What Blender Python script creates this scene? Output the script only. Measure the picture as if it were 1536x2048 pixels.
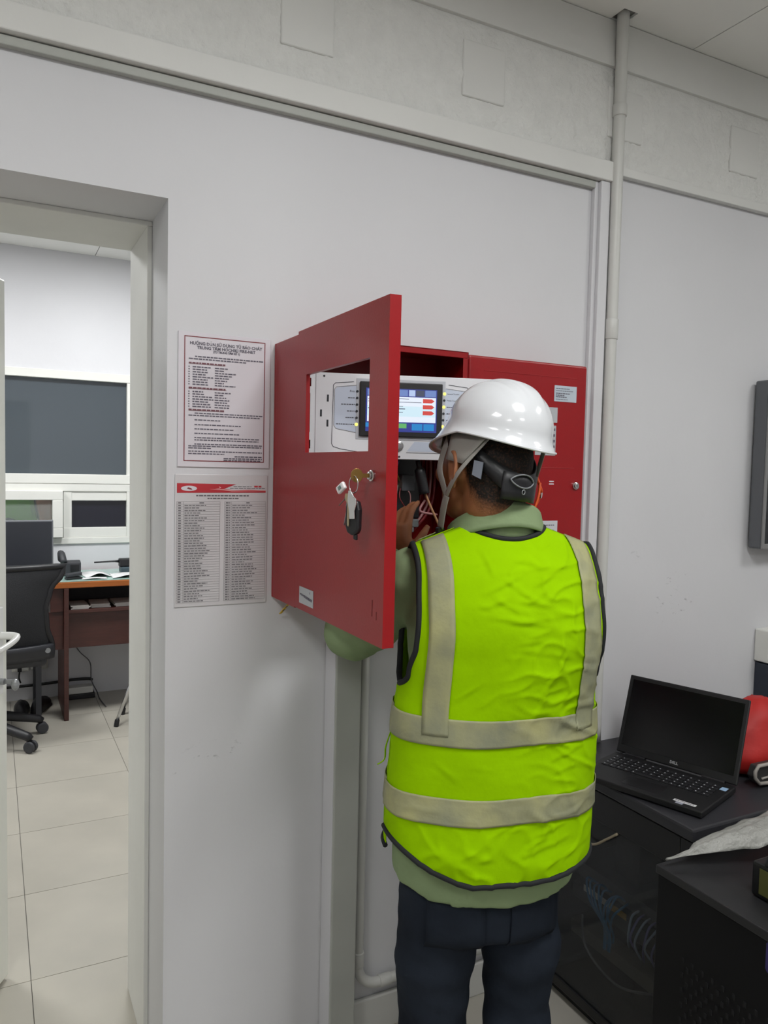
import bpy, bmesh, math, random
from mathutils import Vector, Matrix, noise
R = math.radians
for o in list(bpy.data.objects):
    bpy.data.objects.remove(o, do_unlink=True)
SC = bpy.context.scene
COL = SC.collection

# ------------------------------------------------------------------ camera
# World: X runs right along the panel wall, Y goes into that wall (face at y = 0), Z up, metres.
yaw, pitch, roll = 0.472478675, -0.0568809941, 0.0228125558
fw = Vector((math.sin(yaw)*math.cos(pitch), math.cos(yaw)*math.cos(pitch), math.sin(pitch)))
rt = Vector((math.cos(yaw), -math.sin(yaw), 0))
up = rt.cross(fw)
rt2 = rt*math.cos(roll) + up*math.sin(roll)
up2 = -rt*math.sin(roll) + up*math.cos(roll)
cam_data = bpy.data.cameras.new('camera')
cam = bpy.data.objects.new('camera', cam_data); COL.objects.link(cam)
M = Matrix((rt2, up2, -fw)).transposed().to_4x4(); M.translation = Vector((0, -1.8, 1.53))
cam.matrix_world = M
cam_data.sensor_fit = 'VERTICAL'; cam_data.sensor_height = 24.0
cam_data.lens = 24.0*1537.2277/2048.0
cam_data.clip_start = 0.02
SC.camera = cam

# ------------------------------------------------------------------ world, light, exposure
wd = bpy.data.worlds.new('world'); SC.world = wd; wd.use_nodes = True
wd.node_tree.nodes['Background'].inputs[0].default_value = (0.02, 0.025, 0.035, 1)
wd.node_tree.nodes['Background'].inputs[1].default_value = 0.3
SC.view_settings.view_transform = 'Standard'
SC.view_settings.look = 'None'
SC.view_settings.gamma = 1.0
SC.view_settings.use_curve_mapping = False
SC.view_settings.exposure = 0.0
SC.cycles.use_adaptive_sampling = True; SC.cycles.adaptive_threshold = 0.06; SC.cycles.adaptive_min_samples = 16
SC.cycles.max_bounces = 8; SC.cycles.diffuse_bounces = 4; SC.cycles.glossy_bounces = 3; SC.cycles.transmission_bounces = 4
SC.cycles.caustics_reflective = False; SC.cycles.caustics_refractive = False

def area(name, loc, sx, sy, watts, col=(0.965, 0.982, 1.0)):
    l = bpy.data.lights.new(name, 'AREA'); l.shape = 'RECTANGLE'; l.size = sx; l.size_y = sy
    l.energy = watts; l.color = col
    o = bpy.data.objects.new(name, l); COL.objects.link(o); o.location = loc
    return o
CEIL = 2.855
# recessed ceiling panels: (x, y, watts); the fixtures themselves are built with the ceilings
PANELS_A = [(-0.9, -1.65, 14.5), (0.9, -1.65, 23), (2.7, -1.65, 12), (-0.9, -3.6, 10), (0.9, -3.6, 10)]
PANELS_B = [(0.75, 2.25, 34), (-0.95, 2.25, 36)]
for i, (x, y, w) in enumerate(PANELS_A + PANELS_B):
    area('panel_light', (x, y, CEIL-0.03), 0.56, 0.56, w)

# ------------------------------------------------------------------ materials
def lin(c):
    c = c/255.0
    return c/12.92 if c <= 0.04045 else ((c+0.055)/1.055)**2.4
def rgb(r, g, b): return (lin(r), lin(g), lin(b), 1)
MATS = {}
def mat(name, col, rough=0.6, metal=0.0, var=0.0, vscale=8.0, bump=0.0, bscale=60.0, emit=None, estr=0.0,
        spec=0.5, coat=0.0, alpha=1.0, trans=0.0, col2=None, detail=4.0, stretch=None, bdist=0.01, crease=0.0, cscale=8.0):
    if name in MATS: return MATS[name]
    m = bpy.data.materials.new(name); m.use_nodes = True
    nt = m.node_tree; b = nt.nodes['Principled BSDF']
    c = rgb(*col)
    b.inputs['Base Color'].default_value = c
    b.inputs['Roughness'].default_value = rough
    b.inputs['Metallic'].default_value = metal
    b.inputs['Specular IOR Level'].default_value = spec
    b.inputs['Coat Weight'].default_value = coat
    b.inputs['Alpha'].default_value = alpha
    b.inputs['Transmission Weight'].default_value = trans
    if emit:
        b.inputs['Emission Color'].default_value = rgb(*emit); b.inputs['Emission Strength'].default_value = estr
    tc = None
    if var > 0 or bump > 0:
        tc = nt.nodes.new('ShaderNodeTexCoord')
        src = tc.outputs['Object']
        if stretch:
            mp = nt.nodes.new('ShaderNodeMapping'); mp.inputs['Scale'].default_value = stretch
            nt.links.new(src, mp.inputs['Vector']); src = mp.outputs['Vector']
    if var > 0:
        n = nt.nodes.new('ShaderNodeTexNoise'); n.inputs['Scale'].default_value = vscale; n.inputs['Detail'].default_value = detail
        nt.links.new(src, n.inputs['Vector'])
        rp = nt.nodes.new('ShaderNodeValToRGB')
        rp.color_ramp.elements[0].position = 0.3; rp.color_ramp.elements[1].position = 0.7
        d = rgb(*col2) if col2 else tuple(x*(1-var) for x in c[:3]) + (1,)
        rp.color_ramp.elements[0].color = d; rp.color_ramp.elements[1].color = c
        nt.links.new(n.outputs['Fac'], rp.inputs['Fac']); nt.links.new(rp.outputs['Color'], b.inputs['Base Color'])
    if bump > 0:
        n2 = nt.nodes.new('ShaderNodeTexNoise'); n2.inputs['Scale'].default_value = bscale; n2.inputs['Detail'].default_value = 5
        nt.links.new(src, n2.inputs['Vector'])
        bp = nt.nodes.new('ShaderNodeBump'); bp.inputs['Strength'].default_value = bump; bp.inputs['Distance'].default_value = bdist
        nt.links.new(n2.outputs['Fac'], bp.inputs['Height']); nt.links.new(bp.outputs['Normal'], b.inputs['Normal'])
    if crease > 0:
        tcc = nt.nodes.new('ShaderNodeTexCoord'); mpc = nt.nodes.new('ShaderNodeMapping'); mpc.inputs['Rotation'].default_value = (0.3, 0.5, 0.2); mpc.inputs['Scale'].default_value = (0.8, 1.0, 1.5)
        nt.links.new(tcc.outputs['Object'], mpc.inputs['Vector'])
        nc = nt.nodes.new('ShaderNodeTexNoise'); nc.noise_type = 'RIDGED_MULTIFRACTAL'; nc.inputs['Scale'].default_value = cscale; nc.inputs['Detail'].default_value = 3.0; nc.inputs['Roughness'].default_value = 0.42; nc.inputs['Distortion'].default_value = 0.4
        nt.links.new(mpc.outputs['Vector'], nc.inputs['Vector'])
        nm = nt.nodes.new('ShaderNodeTexNoise'); nm.inputs['Scale'].default_value = 6.0; nt.links.new(mpc.outputs['Vector'], nm.inputs['Vector'])
        mrr = nt.nodes.new('ShaderNodeMapRange'); mrr.inputs[1].default_value = 0.42; mrr.inputs[2].default_value = 0.62; nt.links.new(nm.outputs['Fac'], mrr.inputs[0])
        mul = nt.nodes.new('ShaderNodeMath'); mul.operation = 'MULTIPLY'; nt.links.new(nc.outputs['Fac'], mul.inputs[0]); nt.links.new(mrr.outputs[0], mul.inputs[1])
        bc = nt.nodes.new('ShaderNodeBump'); bc.inputs['Strength'].default_value = crease; bc.inputs['Distance'].default_value = 0.012
        nt.links.new(mul.outputs[0], bc.inputs['Height'])
        if b.inputs['Normal'].links: nt.links.new(b.inputs['Normal'].links[0].from_socket, bc.inputs['Normal'])
        nt.links.new(bc.outputs['Normal'], b.inputs['Normal'])
    MATS[name] = m
    return m

PAINT = mat('wall_paint', (214, 214, 217), 0.55, var=0.045, vscale=2.2, bump=0.06, bscale=30)
# scuffed variant: same paint with sparse grey scuff marks that have their own shape
def scuff_paint():
    m = PAINT.copy(); m.name = 'wall_paint_scuffed'
    nt = m.node_tree; b = nt.nodes['Principled BSDF']
    old = b.inputs['Base Color'].links[0].from_socket
    tc = nt.nodes.new('ShaderNodeTexCoord')
    n = nt.nodes.new('ShaderNodeTexNoise'); n.inputs['Scale'].default_value = 46; n.inputs['Detail'].default_value = 6; n.inputs['Roughness'].default_value = 0.7
    mp = nt.nodes.new('ShaderNodeMapping'); mp.inputs['Scale'].default_value = (0.6, 1, 1.3)
    nt.links.new(tc.outputs['Object'], mp.inputs['Vector']); nt.links.new(mp.outputs['Vector'], n.inputs['Vector'])
    th = nt.nodes.new('ShaderNodeMapRange'); th.inputs[1].default_value = 0.585; th.inputs[2].default_value = 0.66
    nt.links.new(n.outputs['Fac'], th.inputs[0])
    fac = None
    for (cx, cz, rx, rz) in ((0.475, 0.845, 0.085, 0.032), (0.40, 0.80, 0.03, 0.015), (0.555, 0.79, 0.03, 0.014), (2.0, 1.13, 0.12, 0.10), (1.83, 1.28, 0.05, 0.04)):
        sub = nt.nodes.new('ShaderNodeVectorMath'); sub.operation = 'SUBTRACT'; sub.inputs[1].default_value = (cx, 0, cz)
        nt.links.new(tc.outputs['Object'], sub.inputs[0])
        ml = nt.nodes.new('ShaderNodeVectorMath'); ml.operation = 'MULTIPLY'; ml.inputs[1].default_value = (1/rx, 0, 1/rz)
        nt.links.new(sub.outputs[0], ml.inputs[0])
        ln = nt.nodes.new('ShaderNodeVectorMath'); ln.operation = 'LENGTH'; nt.links.new(ml.outputs[0], ln.inputs[0])
        mr = nt.nodes.new('ShaderNodeMapRange'); mr.inputs[1].default_value = 1.0; mr.inputs[2].default_value = 0.55
        nt.links.new(ln.outputs['Value'], mr.inputs[0])
        if fac is None: fac = mr.outputs[0]
        else:
            mx = nt.nodes.new('ShaderNodeMath'); mx.operation = 'MAXIMUM'
            nt.links.new(fac, mx.inputs[0]); nt.links.new(mr.outputs[0], mx.inputs[1]); fac = mx.outputs[0]
    mu = nt.nodes.new('ShaderNodeMath'); mu.operation = 'MULTIPLY'
    nt.links.new(fac, mu.inputs[0]); nt.links.new(th.outputs[0], mu.inputs[1])
    mu2 = nt.nodes.new('ShaderNodeMath'); mu2.operation = 'MULTIPLY'; mu2.inputs[1].default_value = 0.55
    nt.links.new(mu.outputs[0], mu2.inputs[0])
    mix = nt.nodes.new('ShaderNodeMix'); mix.data_type = 'RGBA'
    nt.links.new(mu2.outputs[0], mix.inputs['Factor']); nt.links.new(old, mix.inputs['A']); mix.inputs['B'].default_value = rgb(120, 120, 122)
    nt.links.new(mix.outputs['Result'], b.inputs['Base Color'])
    return m
SCUFF = scuff_paint()
ROUGHPL = mat('rough_plaster', (224, 224, 221), 0.8, var=0.06, vscale=30, bump=0.55, bscale=70, bdist=0.012)
TRIMP = mat('trim_paint', (220, 220, 217), 0.5, var=0.05, vscale=5, bump=0.05, bscale=40)
REVEAL = mat('reveal_paint', (226, 226, 222), 0.55, var=0.06, vscale=5, bump=0.05, bscale=40)
TRUNK = mat('trunking_paint', (176, 178, 172), 0.5, var=0.08, vscale=7, bump=0.04)
PVC = mat('pvc_pipe', (206, 206, 202), 0.4, var=0.06, vscale=9)
CEILM = mat('ceiling_board', (240, 240, 236), 0.8, var=0.03, vscale=4)
FRAMEW = mat('white_frame', (222, 222, 216), 0.4)
LEAFM = mat('door_leaf_white', (236, 237, 228), 0.35, var=0.05, vscale=5)
TILE = mat('floor_tile', (182, 177, 165), 0.28, var=0.10, vscale=3.5, col2=(170, 166, 155))
GROUT = mat('tile_grout', (120, 116, 110), 0.8)
GLASSN = mat('night_glass', (70, 78, 84), 0.05, spec=0.9)
GLASSD = mat('dark_glass', (26, 27, 38), 0.05, spec=0.6)
RED = mat('red_powder_coat', (150, 10, 18), 0.36, var=0.10, vscale=5, bump=0.03, bscale=220, spec=0.5, coat=0.05)
WHITEP = mat('panel_white', (222, 222, 226), 0.42)
PAPER = mat('paper_white', (216, 212, 218), 0.30)
INK = mat('ink_dark', (100, 96, 108), 0.6)
INKR = mat('ink_red_brown', (126, 46, 52), 0.6)
REDINK = mat('banner_red', (184, 44, 54), 0.5)
PINK = mat('banner_pink', (232, 170, 170), 0.5)
BLACK = mat('black_plastic', (22, 22, 25), 0.45, bump=0.03, bscale=200)
BLACKM = mat('black_metal', (20, 20, 22), 0.4, var=0.15, vscale=6)
DARKGREY = mat('dark_grey_plastic', (52, 53, 57), 0.55)
GREYM = mat('grey_metal', (150, 152, 154), 0.4, metal=0.6)
CHROME = mat('chrome', (205, 205, 205), 0.18, metal=1.0)
BRASS = mat('brass_worn', (150, 118, 66), 0.35, metal=0.9)
HIVIS = mat('hi_vis_lime', (147, 196, 0), 0.9, var=0.10, vscale=9, bump=0.22, bscale=22, spec=0.05, bdist=0.010, crease=0.5, cscale=9.0)
TAPE = mat('reflective_tape_dirty', (164, 162, 116), 0.55, var=0.2, vscale=12, col2=(128, 130, 108), bump=0.12, bscale=60, spec=0.3, crease=0.35, cscale=9)
PIPING = mat('black_binding', (18, 20, 24), 0.8)
SHIRT = mat('shirt_sage_green', (132, 150, 112), 0.85, var=0.12, vscale=7, bump=0.15, bscale=40, spec=0.15, crease=0.5, cscale=8)
JEANS = mat('denim_navy', (40, 46, 56), 0.9, var=0.5, vscale=6, bump=0.2, bscale=26, spec=0.1, crease=0.5, cscale=6)
SKIN = mat('skin', (150, 98, 66), 0.55, var=0.12, vscale=30, spec=0.35)
HELM = mat('helmet_white', (214, 216, 219), 0.16, var=0.05, vscale=12, coat=0.4)
STRAPG = mat('strap_grey', (150, 148, 142), 0.75, bump=0.1, bscale=300)
ORANGE = mat('orange_cord', (220, 84, 24), 0.5)

# ------------------------------------------------------------------ mesh builder
BASE = {}
PRINT = {'printed_text', 'printed_heading', 'printed_table', 'label_print', 'panel_caption', 'panel_outline', 'key_legend', 'sticker_print', 'red_mark'}   # flat print too fine to pick apart
class MB:
    def __init__(s): s.v = []; s.f = []
    def add(s, vs, fs):
        k = len(s.v); s.v += [Vector(p) for p in vs]; s.f += [tuple(i+k for i in f) for f in fs]; return s
    def box(s, x0, x1, y0, y1, z0, z1):
        return s.add([(x0,y0,z0),(x1,y0,z0),(x1,y1,z0),(x0,y1,z0),(x0,y0,z1),(x1,y0,z1),(x1,y1,z1),(x0,y1,z1)],
                     [(0,3,2,1),(4,5,6,7),(0,1,5,4),(1,2,6,5),(2,3,7,6),(3,0,4,7)])
    def obox(s, c, a, b, d):
        c, a, b, d = Vector(c), Vector(a), Vector(b), Vector(d)
        q = [(-1,-1,-1),(1,-1,-1),(1,1,-1),(-1,1,-1),(-1,-1,1),(1,-1,1),(1,1,1),(-1,1,1)]
        return s.add([c+a*i+b*j+d*k for i,j,k in q], [(0,3,2,1),(4,5,6,7),(0,1,5,4),(1,2,6,5),(2,3,7,6),(3,0,4,7)])
    def tube(s, path, r, n=10, closed=False, caps=True, flat=None, side=None):
        path = [Vector(p) for p in path]; m = len(path)
        rr = r if isinstance(r, (list, tuple)) else [r]*m
        vs = []; fs = []; prev = None
        for i in range(m):
            if closed: t = path[(i+1) % m]-path[i-1]
            else: t = path[min(i+1, m-1)]-path[max(i-1, 0)]
            t = t.normalized() if t.length > 1e-9 else Vector((0,0,1))
            if side is not None:
                a = Vector(side) - t*t.dot(Vector(side)); a.normalize()
            elif prev is None:
                a = t.orthogonal().normalized()
            else:
                a = prev - t*prev.dot(t)
                a = a.normalized() if a.length > 1e-6 else t.orthogonal().normalized()
            prev = a; b = t.cross(a)
            ra, rb = (rr[i], rr[i]) if flat is None else (rr[i], rr[i]*flat)
            for k in range(n):
                q = 2*math.pi*k/n
                vs.append(path[i] + a*(math.cos(q)*ra) + b*(math.sin(q)*rb))
        L = m if closed else m-1
        for i in range(L):
            j = (i+1) % m
            for k in range(n):
                k2 = (k+1) % n
                fs.append((i*n+k, i*n+k2, j*n+k2, j*n+k))
        if caps and not closed:
            fs.append(tuple(range(n))[::-1]); fs.append(tuple((m-1)*n+k for k in range(n)))
        return s.add(vs, fs)
    def cyl(s, p0, p1, r0, r1=None, n=16):
        return s.tube([p0, p1], [r0, r0 if r1 is None else r1], n)
    def ell(s, c, r, Mx=None, nu=16, nv=10):
        c = Vector(c); vs = [c + (Mx @ Vector((0,0,r[2])) if Mx else Vector((0,0,r[2])))]
        for j in range(1, nv):
            e = math.pi*j/nv
            for i in range(nu):
                a = 2*math.pi*i/nu
                p = Vector((r[0]*math.sin(e)*math.cos(a), r[1]*math.sin(e)*math.sin(a), r[2]*math.cos(e)))
                vs.append(c + (Mx @ p if Mx else p))
        vs.append(c + (Mx @ Vector((0,0,-r[2])) if Mx else Vector((0,0,-r[2]))))
        fs = [(0, 1+i, 1+(i+1) % nu) for i in range(nu)]
        for j in range(nv-2):
            for i in range(nu):
                a = 1+j*nu+i; b = 1+j*nu+(i+1) % nu
                fs.append((a, a+nu, b+nu, b))
        L = len(vs)-1; k = 1+(nv-2)*nu
        fs += [(L, k+(i+1) % nu, k+i) for i in range(nu)]
        return s.add(vs, fs)
    def prism(s, poly, o, u, v, n, d0, d1):
        o, u, v, n = Vector(o), Vector(u), Vector(v), Vector(n); m = len(poly)
        vs = [o+u*a+v*b+n*d0 for a, b in poly] + [o+u*a+v*b+n*d1 for a, b in poly]
        fs = [tuple(range(m))[::-1], tuple(range(m, 2*m))] + [(i, (i+1) % m, m+(i+1) % m, m+i) for i in range(m)]
        return s.add(vs, fs)
    def rings(s, rings, cap0=True, cap1=True, closed=True):
        n = len(rings[0]); vs = [p for r in rings for p in r]; fs = []
        for i in range(len(rings)-1):
            for k in range(n if closed else n-1):
                k2 = (k+1) % n
                fs.append((i*n+k, i*n+k2, (i+1)*n+k2, (i+1)*n+k))
        if cap0: fs.append(tuple(range(n))[::-1])
        if cap1: fs.append(tuple((len(rings)-1)*n+k for k in range(n)))
        return s.add(vs, fs)
    def grid(s, fn, us, vs_):
        a = [[Vector(fn(u, v)) for u in us] for v in vs_]
        return s.rings(a, False, False, False)
    def quad(s, a, b, c, d): return s.add([a, b, c, d], [(0,1,2,3)])
    def mesh(s, name, base=(0,0,0)):
        me = bpy.data.meshes.new(name); b = Vector(base)
        me.from_pydata([tuple(p-b) for p in s.v], [], s.f); me.validate(); me.update()
        return me
    def build_each(s, name, m, parent, smooth=False, bevel=0.0, solid=0.0):
        """one object for each separate piece"""
        par = list(range(len(s.v)))
        def find(a):
            while par[a] != a: par[a] = par[par[a]]; a = par[a]
            return a
        for f in s.f:
            r0 = find(f[0])
            for i in f[1:]: par[find(i)] = r0
        groups = {}
        for f in s.f: groups.setdefault(find(f[0]), []).append(f)
        out = []
        for fs in groups.values():
            idx = sorted({i for f in fs for i in f}); mp = {i: k for k, i in enumerate(idx)}
            q = MB(); q.add([s.v[i] for i in idx], [tuple(mp[i] for i in f) for f in fs])
            out.append(q.build(name, m, parent, smooth=smooth, bevel=bevel, solid=solid))
        return out
    def build(s, name, m, parent=None, smooth=False, bevel=0.0, solid=0.0, subsurf=0, base=None, bseg=2, offs=1.0, recalc=True, each=False):
        if each:
            return s.build_each(name, m, parent, smooth, bevel, solid)
        if parent is not None: base = BASE[parent.name]
        elif base is None:
            xs = [p.x for p in s.v]; ys = [p.y for p in s.v]; zs = [p.z for p in s.v]
            base = Vector(((min(xs)+max(xs))/2, (min(ys)+max(ys))/2, min(zs)))
        me = s.mesh(name, base)
        if recalc:
            bm = bmesh.new(); bm.from_mesh(me); bmesh.ops.recalc_face_normals(bm, faces=bm.faces[:]); bm.to_mesh(me); bm.free()
        ob = bpy.data.objects.new(name, me); COL.objects.link(ob)
        if parent is not None: ob.parent = parent
        else: ob.location = base
        BASE[ob.name] = Vector(base)
        me.materials.append(m)
        if name in PRINT: ob['kind'] = 'stuff'
        if smooth:
            me.polygons.foreach_set('use_smooth', [True]*len(me.polygons))
        if solid:
            md = ob.modifiers.new('solid', 'SOLIDIFY'); md.thickness = solid; md.offset = offs
        if bevel:
            md = ob.modifiers.new('bevel', 'BEVEL'); md.width = bevel; md.segments = bseg; md.limit_method = 'ANGLE'; md.angle_limit = R(35)
        if subsurf:
            md = ob.modifiers.new('sub', 'SUBSURF'); md.levels = subsurf; md.render_levels = subsurf
        return ob
def tag(o, label, cat=None, group=None):
    o['label'] = label
    if cat: o['category'] = cat
    if group: o['group'] = group
    return o
def struct(o, label=None):
    o['kind'] = 'structure'
    if label: o['label'] = label
    return o
def thing(name, loc, label, cat, group=None):
    o = bpy.data.objects.new(name, None); COL.objects.link(o); o.location = loc
    o.empty_display_size = 0.05
    BASE[o.name] = Vector(loc)
    return tag(o, label, cat, group)
def text_mb(s, size, o, u, v, align='CENTER', bold=0.0, shear=0.0, mb=None):
    """flat lettering laid on a plane (origin o, axes u, v)"""
    cu = bpy.data.curves.new('t', 'FONT'); cu.body = s; cu.size = size; cu.align_x = align; cu.align_y = 'CENTER'
    cu.offset = bold; cu.shear = shear; cu.resolution_u = 2
    ob = bpy.data.objects.new('t', cu); COL.objects.link(ob)
    dg = bpy.context.evaluated_depsgraph_get(); dg.update()
    me = bpy.data.meshes.new_from_object(ob.evaluated_get(dg))
    mb = mb or MB(); o, u, v = Vector(o), Vector(u), Vector(v)
    mb.add([o+u*p.co.x+v*p.co.y for p in me.vertices], [tuple(p.vertices) for p in me.polygons])
    bpy.data.objects.remove(ob); bpy.data.curves.remove(cu); bpy.data.meshes.remove(me)
    return mb
def interp(tab, z):
    if z <= tab[0][0]: return tab[0][1]
    for (a, p), (b, q) in zip(tab, tab[1:]):
        if z <= b:
            t = (z-a)/(b-a); t = t*t*(3-2*t)
            return p+(q-p)*t
    return tab[-1][1]
def smooth_path(pts, n=8, closed=False):
    P = [Vector(p) for p in pts]; out = []; m = len(P)
    for i in range(m if closed else m-1):
        p0 = P[i-1] if (closed or i > 0) else P[i]
        p1 = P[i]; p2 = P[(i+1) % m]
        p3 = P[(i+2) % m] if (closed or i+2 < m) else p2
        for k in range(n):
            t = k/n
            out.append(0.5*((2*p1)+(p2-p0)*t+(2*p0-5*p1+4*p2-p3)*t*t+(3*p1-p0-3*p2+p3)*t**3))
    if not closed: out.append(P[-1])
    return out
def remesh(ob, voxel, smooth_it=6):
    """fuse overlapping shells into one continuous skin"""
    md = ob.modifiers.new('rm', 'REMESH'); md.mode = 'VOXEL'; md.voxel_size = voxel; md.use_smooth_shade = True
    if smooth_it:
        ms = ob.modifiers.new('sm', 'SMOOTH'); ms.iterations = smooth_it; ms.factor = 0.5
    dg = bpy.context.evaluated_depsgraph_get(); dg.update()
    me = bpy.data.meshes.new_from_object(ob.evaluated_get(dg))
    ob.modifiers.clear(); old = ob.data; mats = list(old.materials)
    ob.data = me; me.name = ob.name
    me.materials.clear()
    for m in mats: me.materials.append(m)
    me.polygons.foreach_set('use_smooth', [True]*len(me.polygons)); bpy.data.meshes.remove(old)
    return ob
X_, Y_, Z_ = Vector((1,0,0)), Vector((0,1,0)), Vector((0,0,1))

# ================================================================== THE ROOM
WT = 0.45                      # wall thickness
DX0, DX1, DZ = -0.335, 0.357, 2.125   # doorway
# panel wall with the doorway
w = MB()
w.box(-2.6, DX0, 0, WT, 0, CEIL).box(DX0, DX1, 0, WT, DZ, CEIL).box(DX1, 4.0, 0, WT, 0, CEIL)
struct(w.build('wall_front', SCUFF, base=(0,0,0)), 'white painted wall carrying the red panel, with a deep doorway')
def wallbox(name, *a):
    return struct(MB().box(*a).build(name, PAINT, base=(0,0,0)))
wallbox('wall_left', -2.7, -2.6, -5.0, 3.54, 0, CEIL)
GREYW = mat('wall_paint_plain', (205, 206, 208), 0.6, var=0.04, vscale=3)
struct(MB().box(4.0, 4.1, -5.0, 0.45, 0, CEIL).build('wall_right', GREYW, base=(0,0,0)))
struct(MB().box(-2.7, 4.1, -5.1, -5.0, 0, CEIL).build('wall_rear', GREYW, base=(0,0,0)))
wallbox('wall_side', 2.2, 2.3, WT, 3.54, 0, CEIL)
# far wall of the office, with a window opening
fwall = MB(); FY = 3.54
WX0, WX1, WZ0, WZ1 = -0.9, 1.6, 0.995, 2.106
fwall.box(-2.7, WX0, FY, FY+0.2, 0, CEIL).box(WX1, 2.3, FY, FY+0.2, 0, CEIL)
fwall.box(WX0, WX1, FY, FY+0.2, 0, WZ0).box(WX0, WX1, FY, FY+0.2, WZ1, CEIL)
struct(fwall.build('wall_far', PAINT, base=(0,0,0)), 'bright white far wall of the office seen through the doorway')

# floors: real tiles with recessed joints
floor = struct(MB().box(-2.7, 4.1, -5.1, 3.74, -0.1, -0.004).build('floor', GROUT, base=(0,0,0)), 'pale beige tiled floor')
tile_me = None; ntile = 0
TS = 0.5; TX, TY = 0.095, 0.6
far_tiles = MB(); dark_tiles = MB()
for i in range(-6, 9):
    for j in range(-12, 6):
        x0 = TX+i*TS; y0 = TY+j*TS
        if x0 >= 4.0 or x0+TS <= -2.65 or y0 >= 3.5 or y0+TS <= -5: continue
        near = (-1.2 < x0+TS/2 < 1.4 and y0+TS/2 > 0.1)
        if near:
            if tile_me is None:
                t = MB().box(0.0012, TS-0.0012, 0.0012, TS-0.0012, -0.006, 0.0)
                tile_me = t.mesh('tile'); tile_me.materials.append(TILE)
            o = bpy.data.objects.new('tile', tile_me); COL.objects.link(o); o.parent = floor; o.location = (x0, y0, 0)
        else:
            (dark_tiles if y0+TS/2 < 0.1 else far_tiles).box(x0+0.0012, x0+TS-0.0012, y0+0.0012, y0+TS-0.0012, -0.006, 0.0)
o = far_tiles.build('tile', TILE, parent=floor); o['kind'] = 'stuff'
o = dark_tiles.build('tile', mat('floor_tile_room', (182, 178, 168), 0.4, var=0.1, vscale=3.5), parent=floor); o['kind'] = 'stuff'

# ceilings: boards with shallow joints and recessed light panels
ceil = MB().box(-2.7, 4.1, -5.1, 3.74, CEIL+0.004, CEIL+0.1)
ceiling = struct(ceil.build('ceiling', mat('ceiling_joint', (120, 120, 118), 0.9), base=(0,0,0)), 'suspended ceiling of pale boards')
HOLE = (1.637, -0.05)
def ceil_tiles(xr, yr, panels, sx, sy, ox, oy):
    i0 = math.floor((xr[0]-ox)/sx); i1 = math.ceil((xr[1]-ox)/sx)
    j0 = math.floor((yr[0]-oy)/sy); j1 = math.ceil((yr[1]-oy)/sy)
    for i in range(i0, i1):
        for j in range(j0, j1):
            x0, x1 = max(xr[0], ox+i*sx)+0.002, min(xr[1], ox+(i+1)*sx)-0.002
            y0, y1 = max(yr[0], oy+j*sy)+0.002, min(yr[1], oy+(j+1)*sy)-0.002
            if x1-x0 < 0.02 or y1-y0 < 0.02: continue
            t = MB()
            cut = [(px-0.3, px+0.3, py-0.3, py+0.3) for px, py, _ in panels if px+0.3 > x0 and px-0.3 < x1 and py+0.3 > y0 and py-0.3 < y1]
            cut += [(HOLE[0]-0.026, HOLE[0]+0.026, HOLE[1]-0.03, HOLE[1]+0.03)] if (x0 < HOLE[0] < x1 and y0 < HOLE[1] < y1) else []
            xs = sorted({x0, x1} | {min(max(c[k], x0), x1) for c in cut for k in (0, 1)})
            ys = sorted({y0, y1} | {min(max(c[k], y0), y1) for c in cut for k in (2, 3)})
            for a, b in zip(xs, xs[1:]):
                for c_, d in zip(ys, ys[1:]):
                    mx, my = (a+b)/2, (c_+d)/2
                    if any(q[0] < mx < q[1] and q[2] < my < q[3] for q in cut): continue
                    t.box(a, b, c_, d, CEIL-0.004, CEIL+0.004)
            if t.v: t.build('ceiling_board', CEILM, parent=ceiling)
ceil_tiles((-2.6, 4.0), (-5.0, 0.0), PANELS_A, 1.2, 1.2, 1.95-1.2*3, -0.0)
ceil_tiles((-2.6, 2.2), (WT, FY), PANELS_B, 1.2, 1.2, 0.60-1.2*3, FY)
LAMPF = mat('lamp_diffuser', (245, 245, 240), 0.5, emit=(255, 252, 244), estr=6.0)
for k, (x, y, wt) in enumerate(PANELS_A + PANELS_B):
    where = ('above the office desk', 'at the office ceiling far from the desk')[k-5] if k >= 5 else \
        ('nearest the doorway on the left', 'above and behind the worker', 'nearest the television', 'at the rear of the room on the left', 'at the rear of the room on the right')[k]
    t = thing('ceiling_light', (x, y, CEIL-0.006), 'square recessed ceiling light panel '+where, 'light', 'square ceiling light panels')
    f = MB()
    for a in (-1, 1):
        f.box(x-0.3, x+0.3, y+a*0.29-0.01, y+a*0.29+0.01, CEIL-0.012, CEIL+0.003)
        f.box(x+a*0.29-0.01, x+a*0.29+0.01, y-0.28, y+0.28, CEIL-0.012, CEIL+0.003)
    f.build('frame', FRAMEW, t)
    MB().box(x-0.28, x+0.28, y-0.28, y+0.28, CEIL-0.004, CEIL+0.003).build('diffuser', LAMPF, t)

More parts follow.
